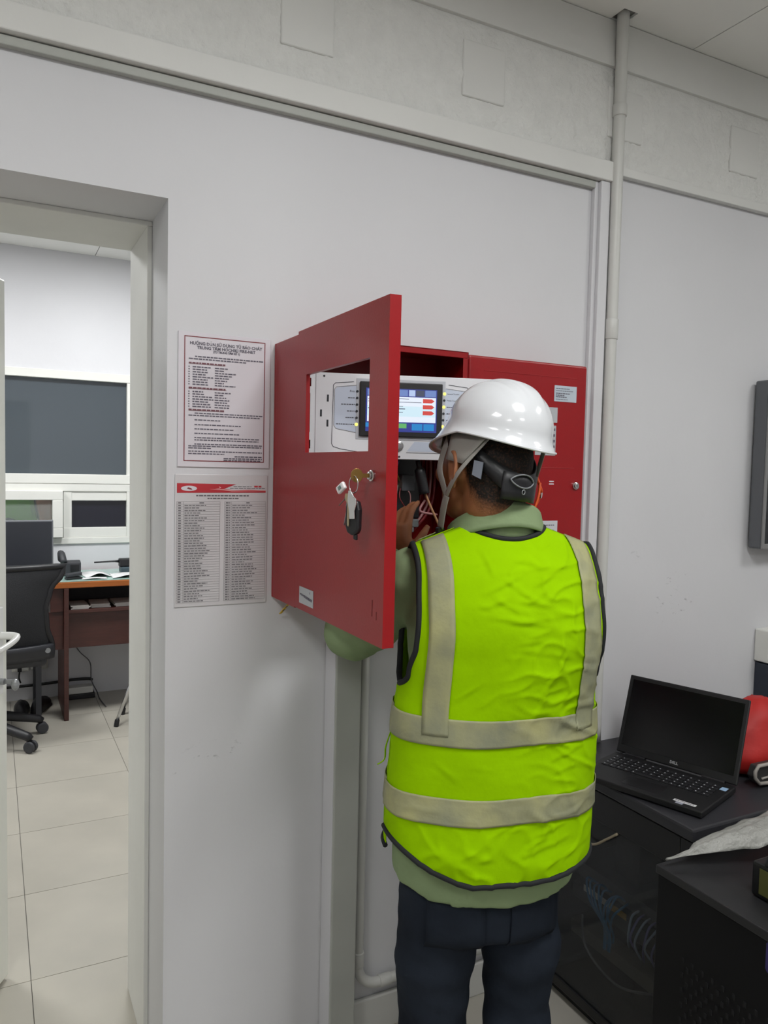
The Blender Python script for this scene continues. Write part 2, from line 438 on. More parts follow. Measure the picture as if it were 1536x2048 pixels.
# beam of rough plaster, upper band, boards and trims on the panel wall
random.seed(3)
beam = MB()
def beam_f(u, v):
    x, z = u, v
    e = min(1, (z-2.445)/0.03, (2.715-z)/0.02); e = max(0, e)
    n = 0.0020 + noise.noise(Vector((x*30, 1.7, z*30)))*0.0024 + max(0, noise.noise(Vector((x*62, 4.7, z*62))))*0.0075 + max(0, noise.noise(Vector((x*120, 8.7, z*120))))*0.003
    return (x, -0.0141 - e*max(0.0, n), z)
xs = [0.02*i - 0.6 for i in range(0)]
NX = 760
beam.grid(beam_f, [-0.6+4.58*i/NX for i in range(NX+1)], [2.43+0.29*j/44 for j in range(45)])
beam.box(-2.6, 4.0, -0.0139, -0.001, 2.43, 2.72)
bo = struct(beam.build('trim_1', ROUGHPL, base=(0,0,0), smooth=True, recalc=False), 'band of rough trowelled plaster on the beam above the panel wall')
for x in (-0.398, 0.107, 0.609, 1.113, 1.619, 2.142, 2.65):
    MB().box(x, x+0.136, -0.023, -0.012, 2.520, 2.666).build('plaster_patch', TRIMP, bo, bevel=0.005, bseg=3)
struct(MB().box(-2.6, 4.0, -0.026, -0.001, 2.72, CEIL-0.006).build('trim_2', TRIMP, base=(0,0,0), bevel=0.002), 'smooth upper band between rough plaster and ceiling')
b = MB().box(-2.6, 1.655, -0.036, -0.0005, 2.388, 2.445)
struct(b.build('trim_3', TRIMP, base=(0,0,0), bevel=0.003), 'long horizontal white board running above the doorway')
b = MB().box(-2.6, 1.585, -0.018, -0.0005, 2.366, 2.386)
struct(b.build('trim_4', TRUNK, base=(0,0,0), bevel=0.002), 'thin grey strip under the long white board')
b = MB().box(1.655, 4.0, -0.022, -0.0005, 2.418, 2.444)
struct(b.build('trim_5', TRIMP, base=(0,0,0), bevel=0.002))
b = MB().box(1.584, 1.598, -0.016, -0.0005, 0.72, 2.387).box(1.598, 1.632, -0.028, -0.0005, 0.72, 2.387)
struct(b.build('trim_6', PAINT, base=(0,0,0), bevel=0.002), 'vertical white board beside the conduit')

# doorway frame inside the reveal
f = MB()
f.box(DX1-0.012, DX1, 0.19, WT, 0, DZ-0.012).box(DX0, DX0+0.012, 0.19, WT, 0, DZ-0.012).box(DX0, DX1, 0.19, WT, DZ-0.012, DZ)
struct(f.build('trim_7', REVEAL, base=(0,0,0), bevel=0.002), 'pale frame lining the deep doorway')

# door leaf, opened into the office
HX, HY = -0.302, 0.03
ang = math.atan2(0.642-HY, 0.037-HX); LW = math.hypot(0.642-HY, 0.037-HX)
du = Vector((math.cos(ang), math.sin(ang), 0)); dn = Vector((math.sin(ang), -math.cos(ang), 0))
leaf = MB().obox(Vector((HX,HY,0))+du*LW/2+Z_*1.022-dn*0.02, du*LW/2, dn*0.02, Z_*1.012)
door = struct(leaf.build('door_1', LEAFM, base=(HX, HY, 0.0), bevel=0.006), 'white door leaf standing open at the left edge')
hp = Vector((HX,HY,0))+du*(LW-0.055)
MB().obox(hp+dn*0.004+Z_*0.99, du*0.02, dn*0.005, Z_*0.125).build('handle_plate', mat('handle_white', (228,228,226), 0.3), door, bevel=0.004)
hpth = smooth_path([hp+Z_*1.035, hp+dn*0.04+Z_*1.036, hp+dn*0.062-du*0.012+Z_*1.034, hp+dn*0.066-du*0.05+Z_*1.026, hp+dn*0.066-du*0.12+Z_*1.018], 6)
MB().tube(hpth, 0.012, 10, flat=0.7).build('lever_handle', MATS['handle_white'], door, smooth=True)
k = MB(); kp = hp+Z_*0.905
k.cyl(kp, kp+dn*0.022, 0.009, n=12); k.obox(kp+dn*0.034, dn*0.014, du*0.0015, Z_*0.006)
k.ell(kp+dn*0.052-Z_*0.008, (0.011, 0.011, 0.017), nu=10, nv=6)
k.build('key', GREYM, door, smooth=False)

# trunking and conduits under and beside the red cabinet
t = thing('cable_trunking', (0.795, -0.035, 0), 'square grey vertical cable trunking below the red cabinet', 'trunking')
MB().box(0.761, 0.832, -0.070, -0.001, 0.0, 1.205).build('body', TRUNK, t, bevel=0.004)
MB().box(0.7595, 0.7612, -0.066, -0.004, 0.0, 1.205).build('cover', PAINT, t, bevel=0.0005)  # paler sheet on the left face: its lit look is put into the colour
path = [(0.862,-0.022,1.205), (0.862,-0.022,0.6), (0.862,-0.022,0.205)] + [(0.862+0.06*(1-math.cos(a)), -0.022, 0.205-0.06*math.sin(a)) for a in [R(q) for q in range(10, 91, 10)]] + [(1.44,-0.022,0.145)]
t = thing('conduit_pipe', (0.862, -0.022, 0.13), 'white conduit beside the trunking, bending right above the skirting', 'pipe')
MB().tube(path, 0.0135, 14).build('pipe', PVC, t, smooth=True)
MB().tube([(0.862,-0.022,0.205), (0.862,-0.022,0.245)], 0.016, 14).tube([(0.925,-0.022,0.145), (0.96,-0.022,0.145)], 0.016, 14).build('elbow_socket', PVC, t, smooth=True, bevel=0.002, each=True)
t = thing('conduit_pipe', (1.654, -0.03, 0.70), 'tall white conduit dropping from the ceiling hole past the vertical board', 'pipe')
MB().tube(smooth_path([(HOLE[0],HOLE[1],2.93), (HOLE[0],-0.048,2.80), (1.645,-0.040,2.70), (1.650,-0.034,2.4), (1.654,-0.030,2.0), (1.656,-0.027,1.2), (1.656,-0.027,0.705)], 6), 0.0175, 16).build('pipe', PVC, t, smooth=True)
MB().tube([(1.655,-0.030,1.99), (1.655,-0.029,1.93)], 0.0205, 16).tube([(1.6475,-0.037,2.61), (1.648,-0.037,2.575)], 0.021, 16).build('coupling', PVC, t, smooth=True, bevel=0.002, each=True)
MB().box(HOLE[0]-0.03, HOLE[0]+0.03, HOLE[1]-0.034, HOLE[1]+0.034, CEIL+0.0045, CEIL+0.006).build('hole_rim', mat('void_black', (6,6,8), 0.9), ceiling)

bb = MB().box(0.357, 0.761, -0.003, -0.0005, 0, 0.02)
s = MB().box(0.84, 4.0, -0.016, -0.0005, 0.0, 0.098)
struct(s.build('baseboard_front', mat('skirting', (196,196,192), 0.5), base=(0,0,0), bevel=0.004), 'white skirting at the foot of the panel wall')

# ================================================================== OFFICE BEYOND THE DOORWAY
# window wall
win = thing('window_1', (0.35, FY, WZ0), 'white framed office window with dark evening glass', 'window'); win['kind'] = 'structure'; del win['category']
fr = MB(); y0, y1 = FY-0.012, FY+0.08
fr.box(WX0, WX1, y0, y1, 2.052, WZ1).box(WX0, WX1, y0, y1, 1.385, 1.446).box(WX0, WX1, y0, y1, WZ0, 1.035).box(WX0, WX1, y0+0.004, y1, 1.335, 1.385)
fr.box(WX0, WX0+0.05, y0, y1, 1.035, 2.052).box(WX1-0.05, WX1, y0, y1, 1.035, 2.052)
fr.box(0.41, 0.46, y0+0.01, y1, 1.035, 1.335).box(0.80, 0.86, y0+0.005, y1, 1.035, 2.052)
fr.build('window_frame', FRAMEW, win, bevel=0.003)
MB().box(WX0+0.05, 0.80, FY+0.03, FY+0.036, 1.446, 2.052).build('pane', GLASSN, win)
MB().box(0.86, WX1-0.05, FY+0.03, FY+0.036, 1.035, 2.052).build('pane', GLASSN, win)
MB().box(0.46, 0.80, FY+0.03, FY+0.036, 1.10, 1.275).build('pane', GLASSD, win)
MB().box(0.41, 0.80, y0+0.008, y1, 1.035, 1.10).box(0.41, 0.80, y0+0.014, y1, 1.275, 1.335).build('glazing_bar', FRAMEW, win, bevel=0.003, each=True)
sash = MB(); sy0 = FY-0.045
sash.box(-0.25, 0.405, sy0, FY+0.005, 1.28, 1.34).box(-0.25, 0.405, sy0, FY+0.005, 1.04, 1.10).box(0.342, 0.405, sy0, FY+0.005, 1.10, 1.28).box(-0.25, -0.19, sy0, FY+0.005, 1.10, 1.28)
so = sash.build('sash', FRAMEW, win, bevel=0.004)
CLEARG = mat('clear_glass', (225, 235, 232), 0.02, alpha=0.12)
MB().box(-0.19, 0.342, FY-0.02, FY-0.016, 1.10, 1.28).build('pane', CLEARG, so)
# what stands outside that small sash
t = thing('parked_scooter_cover', (0.1, 3.95, 0.9), 'bright green and orange covered item seen through the small window sash', 'cover')
GRN = mat('cover_green', (140, 230, 60), 0.6); ORG = mat('cover_orange', (240, 150, 100), 0.6)
MB().prism([(-0.4,0),(0.24,0),(0.28,0.22),(0.24,0.46),(-0.4,0.46)], (0,3.95,0.9), X_, Z_, Y_, 0, 0.25).build('green_panel', GRN, t, bevel=0.03)
MB().prism([(0.26,0.0),(0.36,0.0),(0.40,0.3),(0.33,0.46),(0.25,0.46),(0.29,0.22)], (0,3.94,0.9), X_, Z_, Y_, 0, 0.25).build('orange_trim', ORG, t, bevel=0.02)
MB().prism([(-0.4,0.2),(0.1,0.24),(0.30,0.16),(0.32,0.1),(-0.4,0.1)], (0,3.93,0.9), X_, Z_, Y_, 0, 0.01).build('dark_band', BLACK, t)
struct(MB().box(-3, 3, 5.0, 5.1, -0.1, 3.2).build('wall_outside', mat('outside_dark', (26, 30, 34), 0.8), base=(0,0,0)))
struct(MB().box(-3, 3, 3.74, 5.1, -0.2, 0.0).build('ground_outside', mat('outside_ground', (40, 40, 40), 0.9), base=(0,0,0)))

# desk
WOOD = mat('desk_dark_wood', (74, 40, 34), 0.4, var=0.25, vscale=12, stretch=(1, 1, 8))
WOODE = mat('desk_orange_edge', (166, 92, 34), 0.35, var=0.15, vscale=30, stretch=(0.2, 1, 1))
desk = thing('office_desk', (0.95, 3.26, 0), 'dark red-brown wooden desk with orange top edge and glass sheet', 'desk')
dtop = MB().prism([(0.300,3.0),(1.60,3.0),(1.60,3.50),(0.335,3.50)], (0,0,0), X_, Y_, Z_, 0.787, 0.822)
dt = dtop.build('desktop', WOODE, desk, bevel=0.004)
MB().prism([(0.315,3.012),(1.59,3.012),(1.59,3.49),(0.345,3.49)], (0,0,0), X_, Y_, Z_, 0.8225, 0.8285).build('glass_sheet', mat('green_glass', (160,190,182), 0.08), dt, bevel=0.001)
MB().box(0.372, 0.398, 3.0, 3.48, 0.0, 0.786).box(1.54, 1.566, 3.02, 3.48, 0, 0.786).build('side_panel', WOOD, desk, bevel=0.002, each=True)
MB().box(0.30, 0.372, 3.03, 3.05, 0.645, 0.786).box(0.28, 0.372, 3.04, 3.06, 0.42, 0.645).build('return_panel', WOOD, desk, bevel=0.002, each=True)
MB().box(0.398, 1.54, 3.03, 3.44, 0.632, 0.652).build('shelf', WOOD, desk, bevel=0.002)
MB().box(0.398, 1.54, 3.06, 3.08, 0.42, 0.632).build('modesty_panel', WOOD, desk, bevel=0.002)
MB().box(0.398, 1.54, 3.40, 3.42, 0.652, 0.786).build('back_panel', mat('desk_inside', (32,24,24), 0.6), desk)
random.seed(8)
for k, (x, y, ww, rz, z, lab) in enumerate([(0.462, 3.05, 0.10, 0.04, 0.653, 'white paper stack at the left of the shelf under the desktop'), (0.585, 3.07, 0.11, -0.04, 0.653, 'grey paper stack at the middle of the shelf under the desktop'), (0.72, 3.07, 0.12, 0.03, 0.653, 'paper stack at the right of the shelf under the desktop')]):
    m = MB(); c, s_ = math.cos(rz), math.sin(rz)
    for q in range(3):
        m.obox((x+random.uniform(-.006,.006), y+0.08, z+0.004+q*0.0075), Vector((c,s_,0))*ww/2, Vector((-s_,c,0))*0.09, Z_*0.0033)
    tag(m.build('paper_stack', mat('paper_grey', (176,172,168), 0.7)), lab, 'papers', 'papers on the desk shelf')
# papers on top
def sheet(name, x, y, z, ww, dd, rz, curl, lab):
    c, s_ = math.cos(rz), math.sin(rz); m = MB()
    def fn(u, v):
        a, b2 = (u-0.5)*ww, (v-0.5)*dd
        return (x+a*c-b2*s_, y+a*s_+b2*c, z+curl*(math.sin(u*3.1)**2)*(0.6+0.4*math.cos(v*4)) + 0.002)
    m.grid(fn, [i/10 for i in range(11)], [i/8 for i in range(9)])
    return tag(m.build(name, mat('paper_bright', (222,222,222), 0.7), smooth=True, solid=0.0012), lab, 'papers', 'papers on the desk top')
sheet('loose_paper', 0.565, 3.22, 0.8295, 0.15, 0.22, 0.12, 0.022, 'crumpled white paper lying in the middle of the desk glass')
sheet('loose_paper', 0.545, 3.06, 0.8295, 0.14, 0.07, -0.05, 0.006, 'small white sheet at the front of the desk glass')
sheet('loose_paper', 0.745, 3.135, 0.8295, 0.19, 0.20, -0.03, 0.016, 'white sheet at the right of the desk next to the radio')
# desk phone
t = thing('desk_phone', (0.42, 3.30, 0.829), 'dark grey corded desk phone with handset at the desk left', 'phone')
MB().prism([(-0.09,0),(0.075,0),(0.075,0.03),(-0.04,0.095),(-0.09,0.085)], (0.385,3.30,0.829), Y_, Z_, X_, 0.0, 0.10).build('phone_body', DARKGREY, t, bevel=0.008)
MB().tube(smooth_path([(0.387,3.21,0.915),(0.380,3.25,0.955),(0.380,3.32,0.955),(0.386,3.37,0.91)],5), 0.024, 10, flat=0.8).build('handset', DARKGREY, t, smooth=True)
kb = MB()
for i in range(3):
    for j in range(4):
        kb.box(0.44+i*0.028, 0.46+i*0.028, 3.235+j*0.02, 3.248+j*0.02, 0.905-j*0.012, 0.915-j*0.012)
MB().box(0.425, 0.475, 3.205, 3.214, 0.855, 0.90).build('keypad', BLACK, t, bevel=0.002)
# small stapler-like gadget in front of phone
t = thing('stapler', (0.43, 3.08, 0.829), 'small black stapler at the front left corner of the desk glass', 'stapler')
MB().obox((0.43,3.08,0.836), (0.045,0.012,0), (-0.006,0.022,0), Z_*0.006).build('base', BLACK, t, bevel=0.003)
MB().obox((0.432,3.083,0.856), (0.042,0.011,0.004), (-0.005,0.018,0), Z_*0.011).build('arm', DARKGREY, t, bevel=0.005)
# walkie-talkie
t = thing('two_way_radio', (0.77, 3.30, 0.829), 'black two-way radio lying with its antenna pointing left on the desk', 'radio')
MB().obox((0.78,3.30,0.892), (0.062,0,0), (0,0.028,0), Z_*0.026).build('radio_body', BLACK, t, bevel=0.007)
MB().tube([(0.722,3.30,0.900), (0.69,3.30,0.901), (0.57,3.30,0.898)], [0.009,0.006,0.0045], 10).build('antenna', BLACK, t, smooth=True)
MB().obox((0.775,3.30,0.848), (0.05,0,0), (0,0.045,0), Z_*0.018).build('charger', mat('charger_teal', (58,74,82), 0.5), t, bevel=0.006)
# monitor
t = thing('computer_monitor', (0.15, 3.28, 0.829), 'black flat computer monitor standing behind the office chair', 'monitor')
MB().box(-0.19, 0.331, 3.25, 3.285, 0.893, 1.17).build('screen_housing', mat('monitor_frame', (120,122,126), 0.4), t, bevel=0.003)
MB().box(-0.182, 0.323, 3.2465, 3.25, 0.903, 1.162).build('screen', mat('monitor_dark', (44,46,52), 0.35), t)
MB().box(0.045, 0.095, 3.285, 3.30, 0.80, 0.95).build('stand_neck', BLACK, t, bevel=0.004)
MB().box(-0.04, 0.18, 3.24, 3.36, 0.787, 0.797).build('stand_foot', BLACK, t, bevel=0.004)
desk2 = thing('return_table', (0.0, 3.27, 0), 'low white side table under the computer monitor', 'table')
MB().box(-0.5, 0.27, 3.08, 3.48, 0.757, 0.787).build('tabletop', mat('table_grey', (180,180,178), 0.5), desk2, bevel=0.003)
for x in (-0.47, 0.24):
    for y in (3.11, 3.45):
        MB().box(x-0.015, x+0.015, y-0.015, y+0.015, 0, 0.757).build('leg', DARKGREY, desk2)

# office chair
CH = Vector((0.02, 2.72, 0))
chair = thing('office_chair', CH, 'black mesh-back office chair on a five-star castor base', 'chair')
MESHB = mat('chair_mesh', (30, 31, 34), 0.8, bump=0.25, bscale=240)
ca = R(4); cu = Vector((math.cos(ca), math.sin(ca), 0)); cn = Vector((math.sin(ca), -math.cos(ca), 0))
def back_f(off):
    def fn(u, v):
        z = 0.47+v*0.49
        hw = interp([(0,0.265),(0.12,0.262),(0.35,0.232),(0.55,0.225),(0.75,0.25),(0.93,0.315),(1,0.325)], v)
        x = (u*2-1)*hw
        bow = 0.04*math.sin(v*3.0) - 0.06*(u*2-1)**2
        if v > 0.9: z += 0.0
        z += -0.015*abs(u*2-1)*0 + 0.02*(u*2-1)*0
        return CH + cu*x + cn*(0.10+bow+off) + Z_*z
    return fn
MB().grid(back_f(0), [i/20 for i in range(21)], [i/20 for i in range(21)]).build('backrest', MESHB, chair, smooth=True, solid=0.012)
fb = back_f(0.004)
edge = [fb(1, i/16) for i in range(17)] + [fb(1-i/16, 1) for i in range(1, 17)] + [fb(0, 1-i/16) for i in range(1, 17)] + [fb(i/16, 0) for i in range(1, 16)]
MB().tube(edge, 0.017, 8, closed=True).build('back_frame', BLACK, chair, smooth=True)
MB().grid(lambda u, v: back_f(0.016)(u, v*0.16), [i/12 for i in range(13)], [i/3 for i in range(4)]).build('lower_pad', mat('chair_vinyl', (38,39,44), 0.45), chair, smooth=True, solid=0.02)
bolt = back_f(0.035)(0.95, 0.09)
MB().cyl(bolt, bolt+cn*0.008, 0.014, n=14).build('bolt', GREYM, chair)
MB().obox(CH+Z_*0.46-cn*0.14, cu*0.24, cn*0.22, Z_*0.04).build('seat', MATS['chair_vinyl'], chair, bevel=0.03, bseg=3)
MB().tube([CH+cn*0.10+Z_*0.56, CH+cn*0.06+Z_*0.42, CH-cn*0.10+Z_*0.40], 0.025, 10, flat=0.6).build('back_bracket', BLACK, chair, smooth=True)
CC = Vector((-0.16, 2.78, 0))
MB().cyl(CC+Z_*0.10, CC+Z_*0.42, 0.028, n=16).build('gas_lift', BLACK, chair)
tips = [Vector((0.174, 2.545, 0)), Vector((0.245, 2.84, 0)), Vector((-0.12,3.10,0)), Vector((-0.46,2.93,0)), Vector((-0.38, 2.58, 0))]
for tp in tips:
    d = (tp-CC); d.z = 0
    MB().tube([CC+Z_*0.125, CC+d*0.55+Z_*0.13, CC+d*0.95+Z_*0.085, CC+d*1.0+Z_*0.07], [0.036,0.03,0.024,0.02], 8, flat=0.8).build('base_arm', BLACK, chair, smooth=True)
    n_ = Vector((-d.y, d.x, 0)).normalized()
    c_ = tp+Z_*0.032
    for q in (-1, 1):
        MB().cyl(c_+n_*q*0.006, c_+n_*q*0.024, 0.031, n=18).build('castor', DARKGREY, chair, bevel=0.007)

# shoes under the desk, sockets, cable conduit, floor box, stool leg
def shoe(x, y, rz, lab):
    c, s_ = math.cos(rz), math.sin(rz); ax = Vector((c, s_, 0)); ay = Vector((-s_, c, 0)); o = Vector((x, y, 0))
    t = thing('leather_shoe', o, lab, 'shoe', 'shoes under the desk')
    rings = []
    for k in range(13):
        q = k/12; l = -0.13+0.26*q
        hw = interp([(0,0.02),(0.12,0.034),(0.4,0.036),(0.7,0.046),(0.9,0.036),(1,0.008)], q)
        h = interp([(0,0.07),(0.15,0.085),(0.4,0.08),(0.6,0.06),(0.85,0.045),(1,0.02)], q)
        rings.append([o+ax*l+ay*hw*math.cos(a)+Z_*(0.012+max(0, h*math.sin(a))) for a in [math.pi*j/8 for j in range(9)]])
    MB().rings(rings, True, True, False).build('upper', BLACK, t, smooth=True)
    MB().prism([(-0.13,-0.03),(0,-0.036),(0.08,-0.044),(0.125,-0.025),(0.135,0),(0.125,0.025),(0.08,0.044),(0,0.036),(-0.13,0.03)], o, ax, ay, Z_, 0, 0.013).build('sole', DARKGREY, t, bevel=0.002)
shoe(0.150, 3.26, 1.45, 'black shoe under the desk, nearer the chair base')
shoe(0.262, 3.30, 1.25, 'black shoe under the desk, right beside the desk side panel')
def socket(x, z, lab, plug):
    t = thing('wall_socket', (x, FY, z-0.035), lab, 'socket', 'sockets behind the desk')
    MB().box(x-0.05, x+0.05, FY-0.022, FY-0.001, z-0.036, z+0.036).build('box', FRAMEW, t, bevel=0.004)
    MB().box(x-0.043, x+0.043, FY-0.027, FY-0.022, z-0.03, z+0.03).build('face_plate', FRAMEW, t, bevel=0.002)
    MB().box(x+plug-0.012, x+plug+0.012, FY-0.058, FY-0.027, z-0.03, z-0.004).build('plug', BLACK, t, bevel=0.004)
    MB().tube(smooth_path([(x+plug,FY-0.045,z-0.03),(x+plug-0.004,FY-0.04,z-0.07),(x+plug+0.006,FY-0.03,0.12)],5), 0.005, 8).build('lead', BLACK, t, smooth=True)
socket(0.155, 0.225, 'left white wall socket behind the office chair', -0.005)
socket(0.265, 0.23, 'right white wall socket behind the office chair', -0.01)
tag(MB().tube(smooth_path([(-0.6,FY-0.02,0.10),(0.124,FY-0.02,0.094),(0.37,FY-0.02,0.10),(0.47,FY-0.02,0.105),(0.56,FY-0.015,0.10),(0.585,FY-0.012,0.09)],6), 0.009, 8).build('floor_cable', BLACK, smooth=True), 'thick black cable running low along the office wall', 'cable')
t = thing('power_strip', (0.51, 3.45, 0), 'white power strip lying by the wall under the desk', 'power strip')
MB().box(0.42, 0.58, 3.43, 3.50, 0.032, 0.075).build('strip_body', FRAMEW, t, bevel=0.005)
MB().box(0.41, 0.59, 3.42, 3.51, 0.0, 0.032).build('strip_base', BLACK, t, bevel=0.004)
tag(MB().tube(smooth_path([(0.43,3.46,0.42),(0.50,3.47,0.30),(0.565,3.48,0.22),(0.575,3.49,0.10),(0.605,3.45,0.03),(0.612,3.36,0.006),(0.628,3.18,0.005)],6), 0.0035, 6).build('thin_cable', mat('grey_cable', (90,90,92), 0.5), smooth=True), 'thin grey lead hanging below the desk to the floor', 'cable')
t = thing('metal_stool', (0.90, 2.89, 0), 'chrome-legged stool partly hidden by the doorway edge', 'stool')
for (a, b2) in (((0.634,2.79,0.02),(0.80,2.85,0.44)), ((0.70,3.0,0.02),(0.82,2.94,0.44)), ((1.16,2.79,0.02),(0.99,2.85,0.44)), ((1.10,3.0,0.02),(0.97,2.94,0.44))):
    lg = MB().cyl(a, b2, 0.010, n=12).build('leg', CHROME, t, smooth=True)
    a = Vector(a); d = (Vector(b2)-a).normalized()
    MB().cyl((a.x,a.y,0.0), a+d*0.02, 0.014, n=12).build('foot_cap', BLACK, lg)
MB().cyl((0.90,2.89,0.44), (0.90,2.89,0.475), 0.13, n=28).build('seat', BLACK, t, bevel=0.012)

# ================================================================== NOTICES ON THE WALL
random.seed(21)
def dashes(mb, x0, x1, z, h, y, indent=0.0, last=1.0, wmin=0.004, wmax=0.011, gap=0.0016):
    x = x0+indent; end = x0+(x1-x0)*last
    while x < end-0.002:
        w_ = min(random.uniform(wmin, wmax), end-x)
        mb.add([(x,y,z-h/2),(x+w_,y,z-h/2),(x+w_,y,z+h/2),(x,y,z+h/2)], [(0,1,2,3)])
        x += w_+gap
def line(mb, x0, x1, z0, z1, y): mb.add([(x0,y,z0),(x1,y,z0),(x1,y,z1),(x0,y,z1)], [(0,1,2,3)])
PX0, PX1, PZ0, PZ1 = 0.381, 0.601, 1.523, 1.833
pst = thing('instruction_notice', (0.491, -0.001, PZ0), 'white instruction notice with a red-brown border and black text', 'notice')
MB().box(PX0, PX1, -0.004, -0.0008, PZ0, PZ1).build('board', PAPER, pst, bevel=0.0008)
Yp = -0.0046
def U(u): return PX0+(PX1-PX0)*u
def V(v): return PZ1-(PZ1-PZ0)*v
bd = MB(); a0, a1, c0, c1, th = U(0.062), U(0.938), V(0.957), V(0.03), 0.0020
line(bd, a0, a1, c1-th, c1, Yp); line(bd, a0, a1, c0, c0+th, Yp); line(bd, a0, a0+th, c0+th, c1-th, Yp); line(bd, a1-th, a1, c0+th, c1-th, Yp)
bd.build('border_line', INKR, pst)
tx = MB()
for s_, v, sz in (('HƯỚNG DẪN SỬ DỤNG TỦ BÁO CHÁY', 0.082, 0.0096), ('TRUNG TÂM HOCHIKI FIRE-NET', 0.112, 0.0096), ('(TỦ TRUNG TÂM SỐ 1)', 0.136, 0.0062)):
    text_mb(s_, sz, (U(0.51), Yp, V(v)), X_, Z_, bold=0.00035, mb=tx)
L0, L1 = U(0.11), U(0.915)
dashes(tx, L0, L1, V(0.178), 0.0030, Yp, indent=0.014); dashes(tx, L0, L1, V(0.196), 0.0030, Yp, last=0.78)
hd = MB()
def heading(v, last):
    dashes(hd, L0, L1, V(v), 0.0032, Yp, last=last); line(hd, L0, L0+(L1-L0)*last, V(v+0.009), V(v+0.0065), Yp)
heading(0.226, 0.48)
left1 = ['AC power on', 'Fire alarm', 'System', 'Panel supply alarm', 'Delay alarm', 'Silence', 'General alarm', 'Ground trouble']
for k in range(8):
    v = 0.255+k*0.0185
    dashes(tx, U(0.105), U(0.12), V(v), 0.0022, Yp)
    dashes(tx, U(0.15), U(0.15)+random.uniform(0.022,0.048), V(v), 0.0029, Yp)
    dashes(tx, U(0.385), U(0.385)+random.uniform(0.02,0.075), V(v), 0.0027, Yp)
heading(0.41, 0.5)
for k in range(7):
    v = 0.438+k*0.0185
    dashes(tx, U(0.105), U(0.12), V(v), 0.0022, Yp)
    dashes(tx, U(0.15), U(0.15)+random.uniform(0.022,0.052), V(v), 0.0029, Yp)
    dashes(tx, U(0.385), U(0.385)+random.uniform(0.02,0.05), V(v), 0.0027, Yp)
heading(0.572, 0.47)
for v, ind, last in ((0.598,0.014,1),(0.615,0,0.97),(0.648,0.014,0.42),(0.683,0.014,0.70),(0.715,0.014,0.6),(0.748,0.014,0.68),(0.78,0.014,0.97),(0.797,0.014,0.95),(0.828,0.014,1),(0.843,0,0.99),(0.858,0,0.3),(0.882,0,1),(0.90,0,0.48)):
    dashes(tx, L0, L1, V(v), 0.0026, Yp, indent=ind, last=last)
for v, f0 in ((0.916,0.62),(0.932,0.47),(0.946,0.47)):
    dashes(tx, L0+(L1-L0)*f0, L1, V(v), 0.0029, Yp)
tx.build('printed_text', INK, pst); hd.build('printed_heading', mat('ink_heading', (116, 74, 82), 0.6), pst)

PX0, PX1, PZ0, PZ1 = 0.376, 0.598, 1.195, 1.506
pst = thing('device_list_notice', (0.487, -0.001, PZ0), 'laminated device list with a red banner and two long tables', 'notice')
MB().box(PX0, PX1, -0.003, -0.0008, PZ0, PZ1).build('sheet', mat('paper_grey_list', (206,204,206), 0.28), pst, bevel=0.0008)
Yp = -0.0036
bn = MB(); bo_ = (0, Yp, 0)
bn.add([(U(0.02),Yp,V(0.14)),(U(0.98),Yp,V(0.135)),(U(0.98),Yp,V(0.118)),(U(0.8),Yp,V(0.113)),(U(0.62),Yp,V(0.118)),(U(0.52),Yp,V(0.108)),(U(0.58),Yp,V(0.09)),(U(0.65),Yp,V(0.072)),(U(0.02),Yp,V(0.068))], [tuple(range(9))])
bn.build('banner', REDINK, pst)
lg = MB(); lg.add([(U(0.145)+0.0185*math.cos(a), Yp-0.0004, V(0.106)+0.0062*math.sin(a)) for a in [R(15*q) for q in range(24)]], [tuple(range(24))]); lg.build('banner_oval', PAPER, pst)
lg = MB(); lg.add([(U(0.135),Yp-0.0008,V(0.098)),(U(0.165),Yp-0.0008,V(0.103)),(U(0.18),Yp-0.0008,V(0.116)),(U(0.15),Yp-0.0008,V(0.114)),(U(0.12),Yp-0.0008,V(0.107))], [(0,1,2,3,4)]); lg.build('banner_emblem', INKR, pst)
sw = MB(); sw.add([(U(0.42),Yp-0.0004,V(0.108)),(U(0.47),Yp-0.0004,V(0.101)),(U(0.46),Yp-0.0004,V(0.088)),(U(0.485),Yp-0.0004,V(0.098)),(U(0.47),Yp-0.0004,V(0.106))], [(0,1,2,3,4)])
sw.add([(U(0.36),Yp-0.0004,V(0.111)),(U(0.52),Yp-0.0004,V(0.111)),(U(0.62),Yp-0.0004,V(0.121)),(U(0.98),Yp-0.0004,V(0.119)),(U(0.98),Yp-0.0004,V(0.122)),(U(0.60),Yp-0.0004,V(0.126)),(U(0.5),Yp-0.0004,V(0.117))], [(0,1,2,3,4,5,6)])
sw.build('banner_swoosh', PINK, pst)
tb = MB()
dashes(tb, U(0.62), U(0.82), V(0.090), 0.0018, Yp); dashes(tb, U(0.58), U(0.97), V(0.103), 0.0018, Yp)
dashes(tb, U(0.22), U(0.80), V(0.160), 0.0034, Yp); dashes(tb, U(0.34), U(0.68), V(0.181), 0.0026, Yp)
rd = MB(); dashes(rd, U(0.85), U(0.93), V(0.088), 0.004, Yp, wmin=0.006); rd.build('red_mark', REDINK, pst)
